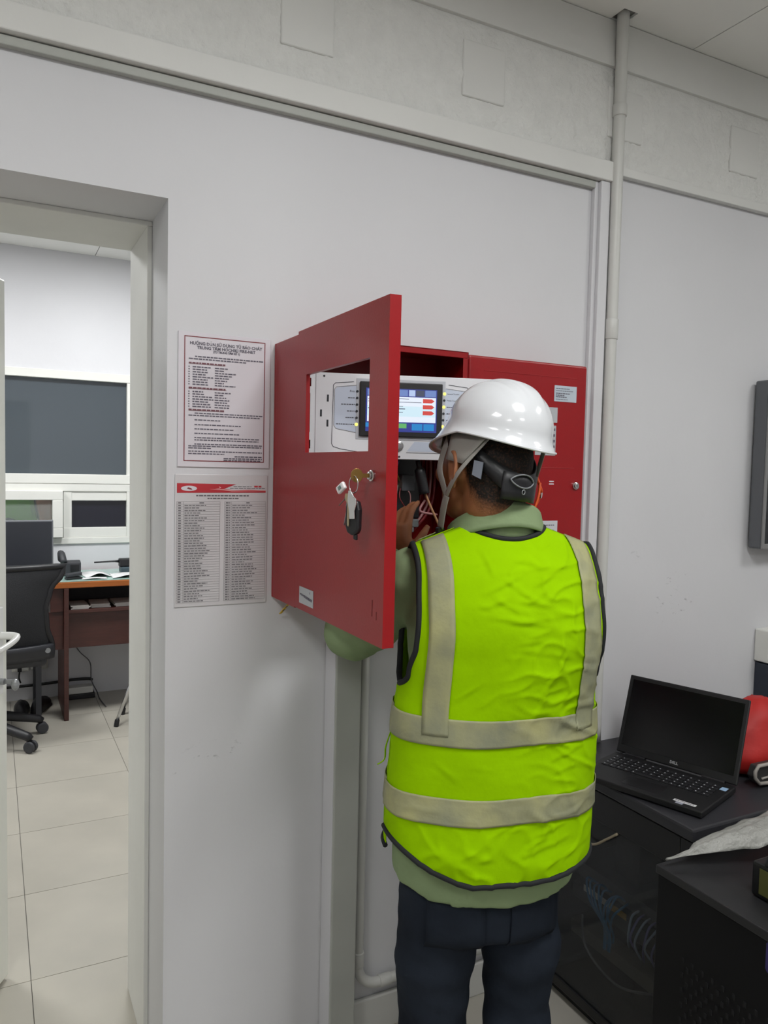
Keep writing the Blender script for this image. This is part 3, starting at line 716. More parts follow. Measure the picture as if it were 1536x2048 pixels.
for (ua, ub, us) in ((0.02, 0.475, 0.09), (0.525, 0.98, 0.60)):
    va, vb, n = 0.205, 0.968, 40
    for k in range(n+1):
        v = va+(vb-va)*k/n; line(tb, U(ua), U(ub), V(v)-0.00022, V(v)+0.00022, Yp)
        if k < n:
            v2 = v+(vb-va)/n*0.5
            dashes(tb, U(ua)+0.003, U(us)-0.003, V(v2), 0.0026, Yp, wmin=0.006, wmax=0.007)
            if k == 0: dashes(tb, U((us+ub)/2)-0.006, U((us+ub)/2)+0.006, V(v2), 0.0024, Yp)
            else: dashes(tb, U(us)+0.002, U(us)+0.002+random.uniform(0.03,0.062), V(v2), 0.0021, Yp)
    for u in (ua, us, ub): line(tb, U(u)-0.00025, U(u)+0.00025, V(vb), V(va), Yp)
tb.build('printed_table', mat('ink_table', (112,110,114), 0.6), pst)

# ================================================================== RED FIRE ALARM CABINET
CX0, CX1, CY, CZ0, CZ1 = 0.612, 1.064, -0.165, 1.208, 1.824
cab = thing('fire_alarm_cabinet', ((CX0+CX1)/2, -0.08, CZ0), 'open red steel fire alarm cabinet with a control panel inside', 'cabinet')
T = 0.016
body = MB()
body.box(CX0, CX1, -0.012, -0.001, CZ0, CZ1).box(CX0, CX0+0.004, CY, -0.012, CZ0, CZ1).box(CX1-0.004, CX1, CY, -0.012, CZ0, CZ1)
body.box(CX0+0.004, CX1-0.004, CY, -0.012, CZ1-0.004, CZ1).box(CX0+0.004, CX1-0.004, CY, -0.012, CZ0, CZ0+0.004)
body.box(CX0, CX1, CY, CY+0.003, CZ1-T, CZ1).box(CX0, CX1, CY, CY+0.003, CZ0, CZ0+T).box(CX1-T, CX1, CY, CY+0.003, CZ0+T, CZ1-T)
body.build('body', RED, cab, bevel=0.0015)
# door opened square to the wall, with the cut-out
dr = MB(); D0, D1 = -0.608, -0.166; E0, E1 = CX0, CX0+0.022; Q0, Q1 = 1.212, 1.829
wy0, wy1, wz0, wz1 = -0.535, -0.218, 1.560, 1.730
dr.box(E0, E0+0.003, D0, wy0, Q0, Q1).box(E0, E0+0.003, wy1, D1, Q0, Q1).box(E0, E0+0.003, wy0, wy1, Q0, wz0).box(E0, E0+0.003, wy0, wy1, wz1, Q1)
dm = MB()
dr2 = MB()
def door_shell():
    bm = bmesh.new()
    ys = [D0, wy0, wy1, D1]; zs = [Q0, wz0, wz1, Q1]
    g = [[bm.verts.new((E0, y, z)) for y in ys] for z in zs]
    for i in range(3):
        for j in range(3):
            if i == 1 and j == 1: continue
            bm.faces.new((g[i][j], g[i][j+1], g[i+1][j+1], g[i+1][j]))
    def flange(a, b):
        a2 = bm.verts.new((E1, a.co.y, a.co.z)); b2 = bm.verts.new((E1, b.co.y, b.co.z)); bm.faces.new((a, b, b2, a2))
    rim = [g[0][0], g[0][1], g[0][2], g[0][3], g[1][3], g[2][3], g[3][3], g[3][2], g[3][1], g[3][0], g[2][0], g[1][0]]
    rv = [bm.verts.new((E1, p.co.y, p.co.z)) for p in rim]
    for i in range(12): bm.faces.new((rim[i], rim[(i+1) % 12], rv[(i+1) % 12], rv[i]))
    # inner lip around the window
    iw = [g[1][1], g[1][2], g[2][2], g[2][1]]; iv = [bm.verts.new((E0+0.008, p.co.y, p.co.z)) for p in iw]
    for i in range(4): bm.faces.new((iw[i], iw[(i+1) % 4], iv[(i+1) % 4], iv[i]))
    # returned lips at back of the door
    lip = []
    for p in rim:
        y = p.co.y + (0.014 if p.co.y == D0 else -0.014 if p.co.y == D1 else 0); z = p.co.z + (0.014 if p.co.z == Q0 else -0.014 if p.co.z == Q1 else 0)
        lip.append(bm.verts.new((E1, y, z)))
    for i in range(12): bm.faces.new((rv[i], rv[(i+1) % 12], lip[(i+1) % 12], lip[i]))
    bmesh.ops.recalc_face_normals(bm, faces=bm.faces[:])
    vs = [v.co.copy() for v in bm.verts]; bm.verts.index_update(); fs = [tuple(v.index for v in f.verts) for f in bm.faces]; bm.free()
    return MB().add(vs, fs)
cdoor = door_shell().build('cabinet_door', RED, cab, solid=0.0018, offs=0, bevel=0.0025)
cdoor['label'] = 'red steel door with a rectangular window cut-out, swung open'
# door lock, label
MB().cyl((E0+0.001,-0.556,1.516), (E0-0.006,-0.556,1.516), 0.0105, n=24).cyl((E0-0.006,-0.556,1.516), (E0-0.010,-0.556,1.516), 0.0075, n=24).build('door_lock', CHROME, cdoor, bevel=0.0015, smooth=False)
MB().box(E0-0.0022, E0-0.0009, -0.282, -0.200, 1.227, 1.264).build('maker_label', mat('label_grey', (178,180,184), 0.4), cdoor)
lt = MB(); y = -0.206
for wd_, hh in ((0.007,0.004),(0.006,0.005),(0.008,0.004),(0.007,0.006),(0.006,0.006),(0.008,0.006),(0.007,0.006),(0.007,0.006),(0.006,0.006)):
    zc = 1.2475 - (abs(y)-0.206)*0.09
    lt.add([(E0-0.0026,y,zc-hh/2),(E0-0.0026,y-wd_,zc-hh/2),(E0-0.0026,y-wd_-0.001,zc+hh/2),(E0-0.0026,y-0.001,zc+hh/2)], [(0,1,2,3)]); y -= wd_+0.001
lt.add([(E0-0.0026,-0.262,1.2545),(E0-0.0026,-0.266,1.2545),(E0-0.0026,-0.265,1.2605),(E0-0.0026,-0.263,1.2585)], [(0,1,2,3)])
lt.build('label_print', INK, cdoor)
sc = MB(); sc.box(E0-0.0012, E0-0.0008, -0.566, -0.5650, 1.262, 1.292).box(E0-0.0012, E0-0.0008, -0.583, -0.5822, 1.258, 1.273)
sc.build('scratch', mat('scratch_dark', (70,16,18), 0.6), cdoor, each=True)
# hinges of the door
for z in (1.30, 1.75):
    MB().cyl((CX0+0.012, CY-0.001, z-0.03), (CX0+0.012, CY-0.001, z+0.03), 0.006, n=12).build('hinge', RED, cab)
# swung-out control panel plate
PLo = Vector((0.671, -0.125, 0)); PRo = Vector((1.077, -0.26, 0)); pt = (PRo-PLo).normalized(); pn = Vector((pt.y, -pt.x, 0))   # pn points to viewer
PW = (PRo-PLo).length
def pp(u, z, d=0.0): return PLo + pt*u + Z_*z + pn*d
plate = MB().prism([(0,1.552),(PW,1.552),(PW,1.749),(0,1.749)], PLo, pt, Z_, pn, -0.004, 0)
pl = plate.build('control_panel', WHITEP, cab, bevel=0.001)
pl['label'] = 'white control panel plate with a touch screen and status lamps'
fl = MB()
fl.prism([(0,1.552),(0.0,1.749),(0.022,1.749),(0.022,1.735),(0.012,1.735),(0.012,1.716),(0.022,1.716),(0.022,1.700),(0.014,1.700),(0.014,1.610),(0.022,1.610),(0.022,1.592),(0.012,1.592),(0.012,1.572),(0.022,1.572),(0.022,1.552)], PLo-pn*0.002, -pt*0.9+pn*0.12, Z_, pn, -0.002, 0)
fl.build('plate_flange', WHITEP, pl, bevel=0.0005)
MB().prism([(0,1.552),(PW,1.552),(PW,1.556),(0,1.556)], PLo, pt, Z_, pn, -0.022, -0.004).build('plate_underside', WHITEP, pl)
def prect(mb, u0, u1, z0, z1, d): mb.add([pp(u0,z0,d), pp(u1,z0,d), pp(u1,z1,d), pp(u0,z1,d)], [(0,1,2,3)])
# recessed grey bezel and screen
bz = MB(); bz.prism([(0.095,1.597),(0.308,1.597),(0.308,1.739),(0.095,1.739)], PLo, pt, Z_, pn, 0.0, 0.0012); bz.build('screen_surround', mat('surround_grey', (186,188,194), 0.4), pl, bevel=0.0006)
sc_ = MB().prism([(0.103,1.604),(0.300,1.604),(0.300,1.732),(0.103,1.732)], PLo, pt, Z_, pn, 0.001, 0.007).build('touch_screen', BLACK, pl, bevel=0.002)
def emat(n, c, e=1.0): return mat(n, tuple(int(x*0.25) for x in c), 0.3, emit=c, estr=e)
SB = emat('screen_blue', (52,62,140)); SW = emat('screen_white', (228,236,248)); SL = emat('screen_light', (206,232,244)); SBT = emat('screen_button', (110,134,190)); SBL = emat('screen_button_light', (176,196,232))
SRD = emat('screen_red', (206,72,66)); SGN = emat('screen_green', (98,176,104)); SCY = emat('screen_cyan', (40,130,196)); SDK = emat('screen_dark', (70,76,96))
d0, d1, e0, e1 = 0.117, 0.2865, 1.616, 1.717
def disp(n, m, rects, lvl):
    mb = MB()
    for (a, b_, c_, d_) in rects: prect(mb, d0+(d1-d0)*a, d0+(d1-d0)*b_, e1-(e1-e0)*d_, e1-(e1-e0)*c_, 0.0072+lvl*0.0002)
    mb.build(n, m, sc_, each=True)
disp('screen_background', SB, [(0,1,0,1)], 0)
disp('screen_list', SW, [(0.02,0.985,0.185,0.77)], 1)
disp('screen_row', SL, [(0.02,0.985,0.40,0.64)], 2)
disp('screen_tab', SBT, [(0.02,0.14,0.02,0.165),(0.30,0.42,0.02,0.165),(0.45,0.585,0.02,0.165),(0.83,0.985,0.02,0.165)], 1)
disp('screen_tab', SBL, [(0.155,0.29,0.02,0.165),(0.60,0.69,0.02,0.165)], 1)
disp('screen_tab', SDK, [(0.70,0.82,0.02,0.165)], 1)
ar = MB()
for c_ in (0.265, 0.405, 0.545):
    u0, u1, u2 = d0+(d1-d0)*0.80, d0+(d1-d0)*0.925, d0+(d1-d0)*0.965; z = e1-(e1-e0)*c_; h = 0.0048
    ar.add([pp(u0,z-h,0.0078), pp(u1,z-h,0.0078), pp(u2,z,0.0078), pp(u1,z+h,0.0078), pp(u0,z+h,0.0078)], [(0,1,2,3,4)])
ar.build('screen_arrow', SRD, sc_, each=True)
disp('screen_green_button', SGN, [(0.42,0.575,0.80,0.91)], 2)
disp('screen_blue_button', SCY, [(0.65,0.80,0.80,0.955),(0.815,0.965,0.80,0.955),(0.0,0.10,0.80,0.9)], 2)
lr = [(0.03,0.78,0.30,0.312),(0.03,0.55,0.452,0.472),(0.03,0.12,0.25,0.262),(0.44,0.60,0.225,0.236),(0.42,0.52,0.40,0.41),(0.42,0.52,0.535,0.545)]
disp('screen_text', SDK, lr, 3)
# printed outlines, LED rows and their captions
oln = MB()
def stroke(pts, w_=0.0014):
    for (a, b_), (c_, d_) in zip(pts, pts[1:]):
        v = Vector((c_-a, d_-b_)); n_ = Vector((-v.y, v.x)).normalized()*w_/2; v = v.normalized()*w_*0.4
        q = [(a+n_.x-v.x, b_+n_.y-v.y), (a-n_.x-v.x, b_-n_.y-v.y), (c_-n_.x+v.x, d_-n_.y+v.y), (c_+n_.x+v.x, d_+n_.y+v.y)]
        oln.add([pp(x, z, 0.0006) for x, z in q], [(0,1,2,3)])
stroke([(0.088,1.730),(0.046,1.726),(0.041,1.721),(0.039,1.585),(0.043,1.578),(0.060,1.573),(0.102,1.567)])
stroke([(0.316,1.731),(0.361,1.726),(0.366,1.721),(0.366,1.60)])
stroke([(0.094,1.722),(0.048,1.717),(0.044,1.712),(0.043,1.628),(0.048,1.620),(0.094,1.612)], 0.0008)
stroke([(0.309,1.722),(0.355,1.717),(0.360,1.712),(0.361,1.64)], 0.0008)
stroke([(0.217,1.568),(0.33,1.568)], 0.0012)
oln.build('panel_outline', mat('outline_dark', (72,72,82), 0.5), pl)
tint = MB(); tint.add([pp(*q, 0.0004) for q in ((0.095,1.721),(0.05,1.716),(0.045,1.711),(0.044,1.629),(0.049,1.621),(0.095,1.613))], [tuple(range(6))])
tint.add([pp(*q, 0.0004) for q in ((0.308,1.721),(0.354,1.716),(0.359,1.711),(0.360,1.64),(0.308,1.62))], [tuple(range(5))])
tint.add([pp(*q, 0.0004) for q in ((0.236,1.594),(0.33,1.594),(0.33,1.571),(0.218,1.571))], [tuple(range(4))])
tint.build('panel_tint', mat('panel_blueish', (196,204,220), 0.4), pl, each=True)
LEDOFF = mat('led_off', (52,54,60), 0.3); LEDON = mat('led_yellow', (200,190,60), 0.3, emit=(250,240,110), estr=1.5)
cap = MB()
def led(u, z, on):
    m = MB(); m.tube([pp(u,z,0.0), pp(u,z,0.0018)], 0.0036 if on else 0.003, 14); m.build('status_lamp', LEDON if on else LEDOFF, pl)
lz = [1.708-0.0154*k for k in range(6)]
for k, z in enumerate(lz):
    led(0.0972-0.0002*k, z, k == 5)
    if k == 0: text_mb('Fire', 0.0072, pp(0.0905, z, 0.0008), pt, Z_, align='RIGHT', mb=cap)
    else:
        wds = [0,0.016,0.032,0.018,0.021,0.043][k]; x = 0.0915-wds
        while x < 0.0912:
            ww = min(random.uniform(0.003,0.006), 0.0915-x); prect(cap, x, x+ww, z-0.0011, z+0.0011, 0.0008); x += ww+0.0012
rcap = ['General Trouble', 'Power Trouble', None, None, None, None]
for k, z in enumerate([1.7096-0.0156*q for q in range(6)]):
    led(0.3058-0.0005*k, z, k in (0, 2, 5))
    if rcap[k]: text_mb(rcap[k], 0.0044, pp(0.312, z, 0.0008), pt, Z_, align='LEFT', mb=cap)
    else:
        x = 0.312
        while x < 0.312+0.024:
            ww = random.uniform(0.003,0.006); prect(cap, x, x+ww, z-0.001, z+0.001, 0.0008); x += ww+0.0012
cap.build('panel_caption', mat('caption_dark', (74,74,84), 0.5), pl)
hl = MB()
for (u, z) in ((0.019,1.741),(0.193,1.741),(0.41,1.742),(0.20,1.558)): hl.tube([pp(u,z,-0.001), pp(u,z,0.0006)], 0.0026, 12)
for (u, z) in ((0.0285,1.690),(0.0130,1.655),(0.0285,1.632)):
    hl.prism([(u-0.0022,z-0.008),(u+0.0022,z-0.008),(u+0.0022,z+0.008),(u-0.0022,z+0.008)], PLo, pt, Z_, pn, -0.001, 0.0006)
hl.prism([(0.407,1.728),(0.410,1.728),(0.410,1.735),(0.407,1.735)], PLo, pt, Z_, pn, -0.001, 0.0006)
hl.build('plate_hole', LEDOFF, pl, each=True)
kl = MB().tube([pp(0.198,1.5835,0.0), pp(0.198,1.5835,0.005)], 0.0115, 24).tube([pp(0.198,1.5835,0.005), pp(0.198,1.5835,0.007)], 0.0085, 24)
kl.build('key_switch', CHROME, pl, bevel=0.001)
# back of the swung plate
MB().prism([(0.06,1.575),(0.40,1.575),(0.40,1.735),(0.06,1.735)], PLo, pt, Z_, pn, -0.045, -0.004).build('panel_rear_box', BLACKM, pl, bevel=0.002)

# inside of the cabinet: power supply, bracket, boards, wires
ins = MB().box(0.66, 0.97, -0.10, -0.013, 1.405, 1.56)
ins.build('power_supply', mat('interior_black', (20,20,24), 0.5), cab, bevel=0.003)
MB().box(0.655, 0.955, -0.125, -0.013, 1.384, 1.404).box(0.925, 0.94, -0.128, -0.125, 1.372, 1.384).build('mounting_bracket', mat('bracket_grey', (110,114,116), 0.4, metal=0.4), cab, bevel=0.002, each=True)
MB().box(0.865, 0.905, -0.128, -0.10, 1.408, 1.415).build('circuit_board', mat('pcb_green', (34,110,72), 0.5), cab)
MB().box(0.90, 0.935, -0.135, -0.10, 1.475, 1.515).build('relay', mat('relay_grey', (72,74,78), 0.5), cab, bevel=0.002)
for k, (x, c_) in enumerate(((0.878, (255,150,110)), (0.901, (120,255,150)))):
    MB().ell((x,-0.104,1.487), (0.0028,0.0028,0.0028), nu=10, nv=6).build('indicator_light', mat('ind_%d' % k, (120,80,60), 0.3, emit=c_, estr=6), cab, smooth=True)
def wire(name, pts, r, m, parent=cab): return MB().tube(smooth_path(pts, 6), r, 7).build(name, m, parent, smooth=True)
WR = mat('wire_dark_red', (120,34,40), 0.5); WP = mat('wire_pink', (170,120,120), 0.5); WG = mat('wire_grey', (150,150,150), 0.5); WB = mat('wire_blue', (50,60,120), 0.5); WT_ = mat('wire_tan', (176,132,96), 0.5)
wire('wire', [(0.895,-0.12,1.488),(0.884,-0.135,1.465),(0.884,-0.13,1.43),(0.893,-0.125,1.412)], 0.0016, WG)
wire('wire', [(0.905,-0.12,1.488),(0.921,-0.135,1.47),(0.921,-0.135,1.44),(0.905,-0.125,1.415)], 0.0016, WP)
wire('wire', [(0.905,-0.12,1.49),(0.893,-0.135,1.46),(0.91,-0.135,1.43),(0.90,-0.125,1.412)], 0.0014, WR)
wire('wire', [(0.86,-0.14,1.55),(0.875,-0.14,1.53),(0.89,-0.13,1.51),(0.90,-0.12,1.50)], 0.002, mat('wire_yellow', (150,140,70), 0.5))
wire('wire', [(0.85,-0.14,1.545),(0.87,-0.14,1.52),(0.885,-0.14,1.55)], 0.003, WB)
wire('wire', [(0.855,-0.135,1.515),(0.875,-0.135,1.54),(0.89,-0.13,1.555)], 0.003, WB)
for k in range(6):
    x = 0.985+0.008*k
    wire('wire', [(x,-0.03-0.008*k,1.60),(x-0.006,-0.05-0.008*k,1.50),(x-0.03,-0.06-0.008*k,1.42),(x-0.10,-0.07,1.33),(x-0.17,-0.07,1.26)], 0.0034, (WR, WP, WR)[k % 3])
wire('wire', [(0.985,-0.10,1.45),(0.955,-0.13,1.425),(1.01,-0.12,1.415)], 0.003, WP)
wire('wire', [(0.80,-0.13,1.345),(0.87,-0.12,1.372)], 0.003, WP)
MB().tube(smooth_path([(0.925,-0.165,1.55),(0.930,-0.17,1.52),(0.940,-0.175,1.47)],5), [0.006]*4+[0.013]*7, 10).build('cable_plug', BLACK, cab, smooth=True)
wire('wire', [(0.940,-0.175,1.475),(0.955,-0.18,1.44),(0.985,-0.19,1.37),(1.0,-0.19,1.30)], 0.003, WT_)

# the second, closed cabinet
SX0, SX1, SY = 1.082, 1.473, -0.138
c2 = thing('annunciator_cabinet', ((SX0+SX1)/2, -0.07, 1.208), 'closed red steel cabinet right of the open one, with lock and labels', 'cabinet')
MB().box(1.066, 1.466, -0.122, -0.001, 1.208, 1.822).build('body', RED, c2, bevel=0.003)
cd = MB().box(SX0, SX1, SY, SY+0.016, 1.206, 1.824).build('cabinet_door', RED, c2, bevel=0.006, bseg=3)
cl = MB(); lp = (1.443, SY, 1.493)
cl.cyl((1.443,SY+0.001,1.493), (1.443,SY-0.006,1.493), 0.0105, n=24).cyl((1.443,SY-0.006,1.493), (1.443,SY-0.009,1.493), 0.0075, n=24)
cl.build('door_lock', CHROME, cd, bevel=0.0015)
MB().box(1.4425, 1.4435, SY-0.0096, SY-0.009, 1.489, 1.497).build('keyhole', BLACK, cd)
def lab2(name, x0, x1, z0, z1, m): return MB().box(x0, x1, SY-0.0012, SY-0.0002, z0, z1).build(name, m, cd)
lab2('rating_label', 1.359, 1.436, 1.722, 1.765, mat('label_blueish', (186,196,206), 0.35))
pr = MB()
for z, x1, hh in ((1.757,0.045,0.002),(1.751,0.06,0.0015),(1.744,0.05,0.0026),(1.739,0.03,0.0026),(1.7345,0.035,0.0026),(1.728,0.04,0.0015)):
    x = 1.364
    while x < 1.362+x1:
        w_ = random.uniform(0.004,0.009); pr.add([(x,SY-0.0016,z-hh/2),(x+w_,SY-0.0016,z-hh/2),(x+w_,SY-0.0016,z+hh/2),(x,SY-0.0016,z+hh/2)],[(0,1,2,3)]); x += w_+0.0012
lab2('blank_label', 1.30, 1.372, 1.664, 1.705, mat('label_grey', (178,180,184), 0.4))
lab2('lamp_strip', 1.30, 1.369, 1.575, 1.656, MATS['label_grey'])
for k in range(5):
    z = 1.645-0.0155*k
    pr.add([(1.360,SY-0.0016,z-0.0035),(1.366,SY-0.0016,z-0.0035),(1.366,SY-0.0016,z+0.0035),(1.360,SY-0.0016,z+0.0035)],[(0,1,2,3)])
lab2('service_label', 1.29, 1.385, 1.28, 1.397, mat('label_pale', (200,200,206), 0.4))
for k in range(7):
    z = 1.385-0.014*k; x = 1.30
    while x < 1.372:
        w_ = random.uniform(0.003,0.008); pr.add([(x,SY-0.0016,z-0.0012),(x+w_,SY-0.0016,z-0.0012),(x+w_,SY-0.0016,z+0.0012),(x,SY-0.0016,z+0.0012)],[(0,1,2,3)]); x += w_+0.0016
pr.build('label_print', INK, cd)
for z in (1.787, 1.541): MB().box(1.13, 1.436, SY-0.0007, SY+0.001, z-0.0012, z+0.0012).build('panel_seam', RED, cd, bevel=0.0004)
gs = MB().box(1.352, 1.368, SY-0.0008, SY-0.0002, 1.503, 1.506).box(1.352, 1.368, SY-0.0008, SY-0.0002, 1.496, 1.499); gs.build('white_mark', PAPER, cd, each=True)

# bunch of keys hanging at the door lock
KF = E0
kb_ = thing('key_bunch', (0.575, -0.545, 1.395), 'bunch of keys with a black car fob hanging from the red door lock', 'keys')
ka = Vector((-1, 0.10, 0)).normalized()
kc = Vector((KF-0.010, -0.556, 1.516))
MB().obox(kc+ka*0.006, ka*0.010, Z_*0.0038, ka.cross(Z_)*0.001).build('lock_key_blade', BRASS, kb_)
bowp = [(0.0115*math.cos(R(15*q)), 0.0125*math.sin(R(15*q))) for q in range(24)]
MB().prism(bowp, kc+ka*0.0215, ka, Z_, ka.cross(Z_), -0.0011, 0.0011).build('lock_key_bow', BRASS, kb_, bevel=0.0004)
rc = kc+ka*0.027+Vector((0,0,-0.016)); rdir = Vector((-0.25, 0.97, 0)).normalized()
MB().tube([rc+rdir*0.0125*math.cos(R(20*q))+Z_*0.0155*math.sin(R(20*q)) for q in range(18)], 0.0011, 8, closed=True).build('split_ring', CHROME, kb_, smooth=True)
hx = rc.x-0.002; hy = rc.y; hz = rc.z-0.015
fu = Vector((0.28, -0.96, 0)).normalized(); fn_ = Vector((-0.96, -0.28, 0)).normalized()     # fob faces the camera side
def fprism(name, poly, d0_, d1_, m, o=(0,0,0), bev=0.002):
    return MB().prism(poly, Vector((hx, hy, hz))+Vector(o), fu, Z_, fn_, d0_, d1_).build(name, m, kb_, bevel=bev)
fprism('car_fob', [(-0.017,-0.022),(-0.018,-0.060),(-0.013,-0.072),(0.0,-0.077),(0.011,-0.074),(0.017,-0.066),(0.018,-0.03),(0.013,-0.014),(-0.008,-0.012)], -0.010, 0.002, BLACK, bev=0.004)
fprism('fob_loop', [(0.002,-0.074),(0.010,-0.074),(0.010,-0.085),(0.002,-0.083)], -0.007, -0.001, BLACK)
fprism('opener_tag', [(-0.004,0.004),(0.002,0.004),(0.010,-0.006),(0.0165,-0.010),(0.017,-0.020),(0.0125,-0.032),(0.0135,-0.046),(0.0,-0.047),(-0.001,-0.034),(-0.006,-0.014)], 0.004, 0.007, mat('brushed_steel', (214,214,214), 0.25, metal=0.85), bev=0.001)
fprism('small_key', [(-0.015,-0.002),(-0.004,-0.001),(-0.002,-0.012),(-0.0045,-0.018),(-0.0035,-0.058),(-0.0055,-0.061),(-0.0085,-0.058),(-0.0085,-0.020),(-0.014,-0.014),(-0.016,-0.007)], 0.0025, 0.0045, mat('key_nickel', (186,172,140), 0.3, metal=0.8), bev=0.0005)
wt = MB().obox(Vector((hx,hy,hz))+fu*-0.024+Z_*0.008+fn_*0.006, (fu*0.82+Z_*0.57)*0.0115, (Z_*0.82-fu*0.57)*0.0075, fn_*0.004)
wt.build('white_tag', mat('tag_white', (226,222,222), 0.35), kb_, bevel=0.003)
mk = MB(); c_ = Vector((hx,hy,hz))+fu*-0.024+Z_*0.008+fn_*0.0104; a_ = fu*0.82+Z_*0.57; b_ = Z_*0.82-fu*0.57
for q in (-0.5, 0.0, 0.5): mk.obox(c_+a_*0.006*q, a_*0.0012, b_*0.0035, fn_*0.0002)
mk.build('tag_mark', mat('mark_grey_green', (112,134,130), 0.5), kb_, each=True)
for k, (dx, dz, ex, ez) in enumerate(((-0.010,-0.004,-0.036,-0.024), (-0.014,-0.008,-0.022,-0.055), (-0.016,-0.010,-0.028,-0.060))):
    o_ = Vector((hx,hy,hz))+fn_*(0.0-0.003*k)
    p0 = o_+fu*dx+Z_*dz; p1 = o_+fu*ex+Z_*ez
    MB().tube([p0, p0+(p1-p0)*0.35, p0+(p1-p0)*0.36, p1], [0.005,0.006,0.003,0.0028], 8, flat=0.35).build('small_key', GREYM if k else mat('key_dark', (96,84,74), 0.4, metal=0.6), kb_)

# yellow marker under the cabinet
t = thing('cable_marker', (0.60, -0.02, 1.17), 'small yellow cable marker with black dashes under the red cabinet', 'tag')
ma, mb_ = Vector((0.655, -0.055, 1.204)), Vector((0.632, -0.02, 1.168))
ma, mb_ = Vector((0.650, -0.05, 1.206)), Vector((0.633, -0.012, 1.166))
dv = (mb_-ma); sd = dv.cross(Vector((0.4,-0.9,0.1))).normalized(); nn = sd.cross(dv).normalized()
tg = MB().obox((ma+mb_)/2, dv/2, sd*0.0045, nn*0.0006).build('tag_strip', mat('tag_yellow', (214,178,40), 0.5), t)
mk = MB()
for q in (0.25, 0.5, 0.75): mk.obox(ma+dv*q, dv*0.06, sd*0.0024, nn*0.0009)
mk.build('black_dash', INK, t, each=True)

# ================================================================== RIGHT SIDE: RACK, BOX, LAPTOP
RX, RY0, RY1, RZ = 1.462, -0.571, -0.018, 0.70
rack = thing('network_rack', (1.85, -0.3, 0), 'black network rack cabinet with a smoked glass door, under the laptop', 'rack')
MB().box(RX-0.004, 2.36, RY0-0.004, RY1, RZ-0.032, RZ).build('top_cap', mat('rack_top', (44,44,48), 0.45, var=0.1, vscale=5), rack, bevel=0.006)
bd = MB()
bd.box(RX+0.02, 2.35, RY0, RY0+0.012, 0.03, RZ-0.032).box(RX+0.02, 2.35, RY1-0.012, RY1, 0.03, RZ-0.032).box(2.338, 2.35, RY0+0.012, RY1-0.012, 0.03, RZ-0.032).box(RX+0.02, 2.35, RY0, RY1, 0.0, 0.03)
bd.build('body', BLACKM, rack, bevel=0.002)
fr = MB()
fr.box(RX, RX+0.02, RY0, RY0+0.035, 0.03, RZ-0.034).box(RX, RX+0.02, RY1-0.035, RY1, 0.03, RZ-0.034).box(RX, RX+0.02, RY0+0.035, RY1-0.035, 0.585, RZ-0.034).box(RX, RX+0.02, RY0+0.035, RY1-0.035, 0.03, 0.06)
rd_ = fr.build('door_frame', BLACKM, rack, bevel=0.003)
SMOKE = mat('smoked_glass', (60,62,64), 0.04, alpha=0.35, spec=0.8)
MB().box(RX+0.006, RX+0.010, RY0+0.035, RY1-0.035, 0.06, 0.585).build('glass_pane', SMOKE, rd_)
MB().box(RX+0.09, RX+0.40, RY0+0.06, RY1-0.05, 0.262, 0.305).build('patch_panel', mat('patch_panel', (70,72,74), 0.5), rack, bevel=0.002)
MB().box(RX+0.09, RX+0.40, RY0+0.06, RY1-0.05, 0.335, 0.38).build('network_switch', mat('switch_grey', (88,90,94), 0.5), rack, bevel=0.002)
MB().box(RX+0.088, RX+0.0895, RY1-0.20, RY1-0.10, 0.30, 0.318).build('patch_label', mat('label_white', (210,210,205), 0.5), rack)
MB().box(RX+0.088, RX+0.0895, RY1-0.27, RY1-0.205, 0.30, 0.318).build('patch_label', mat('label_amber', (190,150,40), 0.5), rack)
MB().box(RX+0.09, RX+0.40, RY0+0.06, RY1-0.05, 0.15, 0.19).build('cable_tray', mat('tray_grey', (104,102,96), 0.5), rack, bevel=0.002)
random.seed(5)
CB = [mat('patch_blue', (60,120,160), 0.5), mat('patch_pale', (150,170,190), 0.5), mat('patch_violet', (120,120,170), 0.5)]
for k in range(9):
    y = RY1-0.145-0.017*k+random.uniform(-.004,.004); e = Vector((RX+0.065+random.uniform(-.008,.008), RY1-0.235+random.uniform(-.016,.016), 0.205+random.uniform(-.01,.02)))
    MB().tube(smooth_path([(RX+0.088,y,0.352),(RX+0.055,y-0.003,0.362+random.uniform(-.02,.012)),(RX+0.045,y*0.6+e.y*0.4,0.315),(e.x,e.y,0.25),e],5), 0.0031, 6).build('patch_cable', CB[0], rack, smooth=True)
for k in range(6):
    y = RY1-0.315-0.020*k; sag = random.uniform(0.03,0.07)
    MB().tube(smooth_path([(RX+0.088,y,0.352),(RX+0.058,y-0.004,0.345),(RX+0.050,y+random.uniform(-.012,.02),0.30-sag*0.3),(RX+0.082,y+random.uniform(0.0,.04),0.272-sag)],5), 0.0030, 6).build('patch_cable', CB[1 + k % 2], rack, smooth=True)
MB().tube(smooth_path([(RX+0.06,RY1-0.13,0.25),(RX+0.05,RY1-0.16,0.17),(RX+0.05,RY1-0.28,0.135),(RX+0.06,RY1-0.40,0.18)],6), 0.0035, 6).build('patch_cable', mat('patch_grey', (96,98,102), 0.5), rack, smooth=True)
MB().box(RX+0.14, RX+0.36, RY1-0.26, RY1-0.17, 0.06, 0.56).build('vertical_manager', BLACK, rack)
tag(MB().tube(smooth_path([(1.457,-0.035,0.60),(1.448,-0.10,0.545),(1.448,-0.20,0.518),(1.450,-0.255,0.522),(1.453,-0.30,0.555),(1.458,-0.335,0.585)],6), 0.0035, 7).build('loose_cable', mat('cable_beige', (150,138,116), 0.5), smooth=True), 'thin tan cable hanging across the rack door', 'cable')
